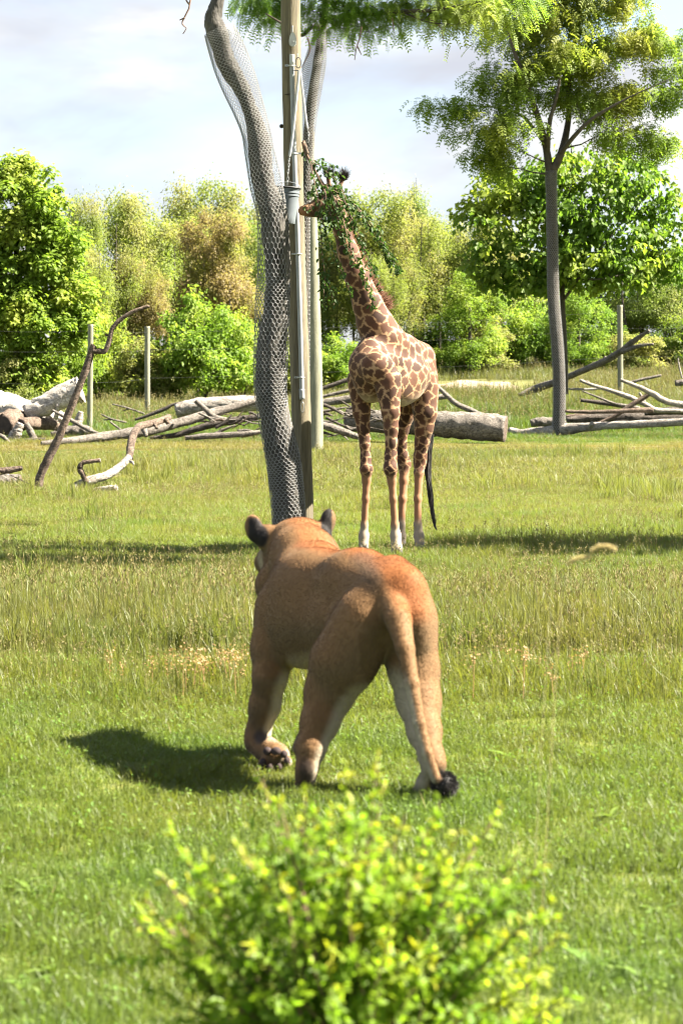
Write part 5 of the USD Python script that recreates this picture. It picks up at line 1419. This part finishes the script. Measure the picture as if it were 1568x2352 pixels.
# tail
C((895, 1375, 10.32, 36), (915, 1425, 10.17, 30), (930, 1490, 10.05, 21), (945, 1570, 9.98, 17), (962, 1660, 9.92, 14.5), (980, 1730, 9.88, 13), (1000, 1788, 9.86, 12), k=.014)
C((1000, 1788, 9.9, 13), (1016, 1801, 9.9, 24), k=.02)
El(655, 1395, 11.05, (.13, .05, .17), k=.045)                      # shoulder blade
El(640, 1480, 11.02, (.09, .045, .12), k=.03)
El(800, 1490, 10.36, (.12, .06, .15), k=.08)                      # haunch
lv, lf, lnm = skin(Lp, .0115)


def near_line(p, pts, r, soft=.35):
    """1 close to a line of (px, py, D), falling off to 0 at the distance r."""
    q = np.array([J(*a) for a in pts])
    best = np.full(len(p), 9.0)
    for a, b in zip(q[:-1], q[1:]):
        t = np.clip(((p - a) @ (b - a)) / ((b - a) @ (b - a)), 0, 1)
        best = np.minimum(best, np.linalg.norm(p - a - t[:, None] * (b - a), axis=1))
    return smooth(r, r * soft, best)


def blend(c, col, m):
    return c * (1 - m[:, None]) + np.array(col) * m[:, None]


nz = fbm(lv * [9, 9, 5], 4, 12)
coat = np.tile([.165, .087, .034], (len(lv), 1)) * (.86 + .28 * nz)[:, None]
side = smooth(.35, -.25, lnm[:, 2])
coat = blend(coat, [.100, .067, .034], side * .8)  # flanks and undersides darker and greyer: shade painted into the coat by facing
ridge = near_line(lv + (nz[:, None] - .5) * .05, [(720, 1240, 11.2), (800, 1258, 10.9), (870, 1270, 10.6), (930, 1305, 10.3), (960, 1380, 10.2)], .15)
coat = blend(coat, [.20, .062, .012], ridge * .9)
coat = blend(coat, [.205, .076, .02], near_line(lv, [(690, 1180, 11.65), (720, 1215, 11.4), (735, 1240, 11.2)], .13) * .8)
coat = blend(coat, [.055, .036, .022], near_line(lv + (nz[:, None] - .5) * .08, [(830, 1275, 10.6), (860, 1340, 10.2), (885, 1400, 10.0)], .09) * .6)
pale = [.36, .31, .22]
inner = smooth(.45, .85, lnm @ np.array([.85, -.3, -.3])) * smooth(.52, .42, lv[:, 2]) * (lv[:, 0] < J(890, 1500, 10.2)[0])
coat = blend(coat, pale, inner * .8)
inner2 = smooth(.1, .6, lnm @ np.array([-.95, -.1, -.2])) * smooth(.62, .5, lv[:, 2]) * (lv[:, 0] > J(880, 1500, 10.2)[0]) * (lv[:, 0] < J(990, 1500, 10.2)[0]) * (1 - near_line(lv, [(930, 1490, 10.08), (945, 1570, 10.02), (962, 1660, 9.97), (980, 1730, 9.93), (1000, 1788, 9.9)], .052))
coat = blend(coat, pale, inner2 * .9)
coat = blend(coat, pale, near_line(lv, [(962, 1790, 10.1), (958, 1845, 10.1)], .06) * .8 * (lnm[:, 0] < .1))
coat = blend(coat, pale, smooth(-.5, -.9, lnm[:, 2]) * smooth(.75, .65, lv[:, 2]) * .7)
coat = blend(coat, pale, near_line(lv, [(640, 1690, 11.0), (650, 1720, 11.0)], .1) * .6 + near_line(lv, [(704, 1712, 11.3), (688, 1745, 11.35)], .09) * .7)
coat = blend(coat, [.40, .33, .22], near_line(lv, [(596, 1262, 11.75), (600, 1320, 11.7)], .07) * .6)
blk = [.012, .009, .008]
coat = blend(coat, blk, near_line(lv, [(576, 1214, 11.61), (586, 1230, 11.60)], .080, .75) * (lnm[:, 1] < .35) * smooth(J(566, 1200, 11.66)[0], J(574, 1200, 11.66)[0], lv[:, 0]))
coat = blend(coat, blk, near_line(lv, [(750, 1190, 11.61), (745, 1208, 11.60)], .11, .75) * (lnm[:, 1] < .35) * (lv[:, 0] < J(762, 1190, 11.66)[0]) * smooth(J(735, 1190, 11.66)[0], J(739, 1190, 11.66)[0], lv[:, 0]))
coat = blend(coat, [.03, .02, .014], near_line(lv, [(702, 1752, 10.20), (703, 1800, 10.24)], .05) * .9)
coat = blend(coat, blk, near_line(lv, [(1008, 1795, 9.9), (1018, 1803, 9.9)], .075))
coat = blend(coat, [.05, .038, .034], near_line(lv, [(600, 1698, 10.98), (596, 1690, 11.0)], .045) * .85)
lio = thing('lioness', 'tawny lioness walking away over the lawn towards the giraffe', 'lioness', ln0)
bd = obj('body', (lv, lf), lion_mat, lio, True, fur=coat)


def fur_coat(parent):
    """Short hairs all over the body so that its outline is soft."""
    rng = np.random.default_rng(5)
    tri = lv[lf]
    ar = np.linalg.norm(np.cross(tri[:, 1] - tri[:, 0], tri[:, 2] - tri[:, 0]), axis=1)
    n = 180000
    k = rng.choice(len(lf), n, p=ar / ar.sum())
    w = rng.dirichlet([1, 1, 1], n)
    p = (tri[k] * w[..., None]).sum(1)
    nn = (lnm[lf[k]] * w[..., None]).sum(1)
    col = (coat[lf[k]] * w[..., None]).sum(1)
    flow = -hd * .8 + np.array([0, 0, -.75])
    d = flow - nn * (nn @ flow)[:, None]
    d = d / (np.linalg.norm(d, axis=1, keepdims=True) + .2) + nn * .24 + rng.normal(size=(n, 3)) * .04
    L = rng.uniform(.008, .012, n)[:, None]
    s = np.stack([p - nn * .002, p + d * L * .5, p + (d * .9 - nn * .12) * L], 1)
    c = UsdGeom.BasisCurves.Define(stage, path_for('fur', parent))
    c.CreateTypeAttr('linear')
    c.CreatePointsAttr(Vt.Vec3fArray.FromNumpy(s.reshape(-1, 3).astype(np.float32)))
    c.CreateCurveVertexCountsAttr(Vt.IntArray.FromNumpy(np.full(n, 3, np.int32)))
    c.CreateWidthsAttr(Vt.FloatArray.FromNumpy(np.tile([.0013, .0011, .0004], n).astype(np.float32)))
    c.SetWidthsInterpolation('vertex')
    UsdGeom.PrimvarsAPI(c).CreatePrimvar('fur', Sdf.ValueTypeNames.Color3fArray, 'vertex').Set(Vt.Vec3fArray.FromNumpy(np.repeat(col * rng.uniform(.97, 1.08, (n, 1)), 3, 0).astype(np.float32)))
    UsdShade.MaterialBindingAPI.Apply(c.GetPrim()).Bind(lion_mat)
    tag(c.GetPrim(), kind='stuff')


fur_coat(lio)
tc = J(1018, 1802, 9.9)
tt_ = obj('tail_tuft', ball(tc, R(27, 9.9), 2), black_hair, lio, True)
rng = np.random.default_rng(6)
o = rand_dirs(rng, 2600)
t = np.linspace(0, 1, 4)[None, :, None]
curves('hair', (tc + o * R(25, 9.9))[:, None] + (o * .8 + np.array([.25, 0, -.1]) + rng.normal(size=o.shape) * .2)[:, None] * t * rng.uniform(.010, .022, (2600, 1, 1)), np.linspace(.0032, .001, 4), black_hair, tt_, 'stuff')
for (a, b, D, rx, rz) in ((614, 1726, 10.85, 10, 10), (634, 1726, 10.84, 12, 10), (652, 1733, 10.855, 9, 9), (604, 1752, 10.85, 8, 10), (620, 1764, 10.845, 8, 10), (641, 1763, 10.845, 8, 10), (659, 1748, 10.855, 7.5, 10)):
    v, f = ball((0, 0, 0), 1.0, 2)
    obj('paw_pad', (v * [R(rx, D), .02, R(rz, D)] + J(a, b, D), f), pad_mat, lio, True)
fd = np.array([-.42, .9, 0])
for s in (-1, 1):
    obj('eye', ball(J(660, 1262, 11.95) + np.array([.9, .42, 0]) * s * .065, .017), eye_mat, lio, True)
obj('nose', (ball((0, 0, 0), 1.0, 2)[0] * [.03, .02, .02] + J(634, 1302, 12.09), ball((0, 0, 0), 1, 2)[1]), pad_mat, lio, True)

# ------------------------------------------------------------------ foreground shrub, near the lens and out of focus
DB = 4.9
sb = np.array([P(800, 2300, DB)[0], DB, float(gz(P(800, 2300, DB)[0], DB))])
bush = thing('leafy_shrub', 'bright yellow green shrub in the foreground in front of the lioness', 'shrub', sb)
rng = np.random.default_rng(19)
tips = [(600, 1790, .05), (640, 1835, -.05), (700, 1815, 0), (720, 1860, .1), (785, 1850, -.1), (868, 1730, 0), (880, 1800, .05), (930, 1870, -.05), (1010, 1840, .1), (1055, 1905, 0), (1150, 1850, .15), (1090, 1930, -.1), (980, 1900, 0), (1190, 1960, .1), (1250, 1985, -.05),
        (1140, 2020, 0), (1265, 2070, .1), (1210, 2110, -.1), (1290, 2150, .05), (1160, 2170, 0), (1240, 2240, .1), (1310, 2290, -.1), (1180, 2300, .1), (1260, 2340, 0), (420, 1960, .05), (470, 1975, -.05), (370, 2010, 0), (330, 2060, .1), (300, 2110, 0), (400, 2110, -.1), (430, 2190, .1),
        (480, 2080, 0), (540, 1940, -.1), (560, 2030, .1), (620, 1960, 0), (660, 2050, -.15), (740, 1980, .1), (820, 1960, -.1), (880, 1990, .15), (960, 2010, -.12), (1030, 2060, 0), (480, 2230, -.1), (540, 2160, .12), (430, 2310, 0), (520, 2330, .1), (600, 2200, -.15), (700, 2160, -.2), (800, 2110, -.2),
        (900, 2130, -.22), (1000, 2180, -.2), (1080, 2220, -.1), (640, 2310, -.2), (760, 2280, -.25), (870, 2280, -.25), (970, 2320, -.2), (1070, 2330, -.15), (700, 2030, .25), (900, 2060, .25), (1100, 2120, .25), (560, 2250, .25), (780, 2180, .3), (1000, 2270, .3), (600, 2100, .2), (850, 1900, .2), (760, 1930, .2),
        (690, 1900, .15), (1000, 1980, .2), (640, 2400, -.1), (800, 2420, -.2), (950, 2430, -.1), (1120, 2430, 0), (480, 2430, 0), (1230, 2440, .1), (350, 2400, .1)]
lp_, ld_, sz_, tip_ = [], [], [], []
for px, py, dy in tips:
    D = DB + dy
    e = P(px, py, D) - sb
    root = np.array([rng.uniform(-.06, .06), rng.uniform(-.06, .06), -.02])
    mid = root + (e - root) * .5 + np.array([-e[0] * .22, 0, .05]) + rng.normal(size=3) * .03
    s = spline([root, mid, e], 30)
    obj('stem', tube(s, np.linspace(.007, .0018, 30), 5), twig_mat, bush, True)
    shoots = [(s[12:], 1.0)]
    for _ in range(7):
        i = rng.integers(11, 26)
        a = s[i]
        b = a + (s[i] - s[i - 3]) / np.linalg.norm(s[i] - s[i - 3]) * rng.uniform(.05, .14) + rng.normal(size=3) * [.07, .07, .04]
        t2_ = spline([a, (a + b) / 2 + rng.normal(size=3) * .008, b], 12)
        shoots.append((t2_, 1.0))
    for pth, _ in shoots:
        L = np.linalg.norm(np.diff(pth, axis=0), axis=1).sum()
        m = max(9, int(L * 150))
        u = np.sort(rng.uniform(.05, 1, m))
        pos = np.stack([np.interp(u, np.linspace(0, 1, len(pth)), pth[:, k]) for k in range(3)], -1)
        dr = pth[-1] - pth[0]
        dr /= np.linalg.norm(dr)
        lp_.append(pos)
        ld_.append(dr * .8 + rand_dirs(rng, m) * .9)
        sz_.append((.035 - .010 * u) * rng.uniform(.7, 1.3, m))
        tip_.append((u > .82) & (rng.random(m) < .36) & (pos[:, 2] > .62))
lp_, ld_, sz_, tip_ = np.vstack(lp_), np.vstack(ld_), np.hstack(sz_), np.hstack(tip_)
upv = rand_dirs(rng, len(lp_)) * .7 + [.2, 0, .9]
wd = sz_ * rng.uniform(.36, .5, len(lp_))
# the leaves that show largest are parts of their own, the rest one mass
wp = lp_ + sb
vis = wp[:, 2] > CAMH - (2352 - HZ) / F * wp[:, 1]
score = sz_ / wp[:, 1] * np.where(vis, 1, 0) * (1 + .5 * (lp_[:, 1] < 0) + .6 * tip_)
big = np.zeros(len(lp_), bool)
big[np.argsort(-score)[:300]] = True
for i in np.where(big)[0]:
    sl = slice(i, i + 1)
    obj('leaf', ovals(lp_[sl], ld_[sl], upv[sl], sz_[sl] * 1.1, wd[sl] * 1.1, .12, .2), bush_tip if tip_[i] else bush_leaf, bush)
for msk, mt in ((~big & ~tip_, bush_leaf), (~big & tip_, bush_tip)):
    tag(obj('foliage' if mt is bush_leaf else 'young_foliage', ovals(lp_[msk], ld_[msk], upv[msk], sz_[msk], wd[msk], .12, .2), mt, bush), kind='stuff')

# ------------------------------------------------------------------ two arching dry grass heads right of the lioness, dead stalks and pale flowers
for pts, lab in (([(1262, 1420), (1280, 1345), (1300, 1300), (1325, 1283), (1353, 1279)], 'lower curved dry foxtail grass head right of the lioness'), ([(1285, 1420), (1305, 1340), (1340, 1285), (1365, 1260), (1390, 1254), (1410, 1260)], 'higher curved dry foxtail grass head right of the lioness')):
    D = 6.4
    g = np.array([P(pts[0][0] - 30, 1500, D)[0], D, 0])
    s = spline([np.array([-.03, 0, -.02])] + [P(a, b, D) - g for a, b in pts], 70)
    t_ = thing('foxtail_grass', lab, 'grass head', g)
    obj('stalk', tube(s, .0008, 5), straw_mat, t_, True)
    a = s[42:]
    k = np.repeat(np.arange(len(a) - 1), 34)
    d = a[k + 1] - a[k]
    d /= np.linalg.norm(d, axis=1, keepdims=True)
    obj('bristles', kites(a[k], d * .9 + rand_dirs(rng, len(k)) * .75, rand_dirs(rng, len(k)), rng.uniform(.008, .013, len(k)), .0024), straw_mat, t_)
n = 46
fx = np.r_[rng.uniform(440, 600, 24), rng.uniform(250, 440, 8), rng.uniform(1010, 1420, 14)]
fy = np.r_[rng.uniform(1488, 1535, 24), rng.uniform(1495, 1530, 8), rng.uniform(1480, 1530, 14)]
pos = np.array([P(a, b, c) for a, b, c in zip(fx, fy + rng.uniform(-6, 22, n), rng.uniform(13.2, 14.4, n))])
pet = np.repeat(pos, 22, 0) + rng.normal(size=(n * 22, 3)) * [.02, .03, .03]
stk = [tube(np.array([[p[0] + rng.normal(0, .02), p[1], gz(p[0], p[1]) - .02], p]), [.003, .0015], 4) for p in pos]
tag(obj('flowers', join([kites(pet, rand_dirs(rng, n * 22), rand_dirs(rng, n * 22), .018, .013), *stk]), flower_mat), 'pale peach wild flowers along the far edge of the lawn', None, None, 'stuff')
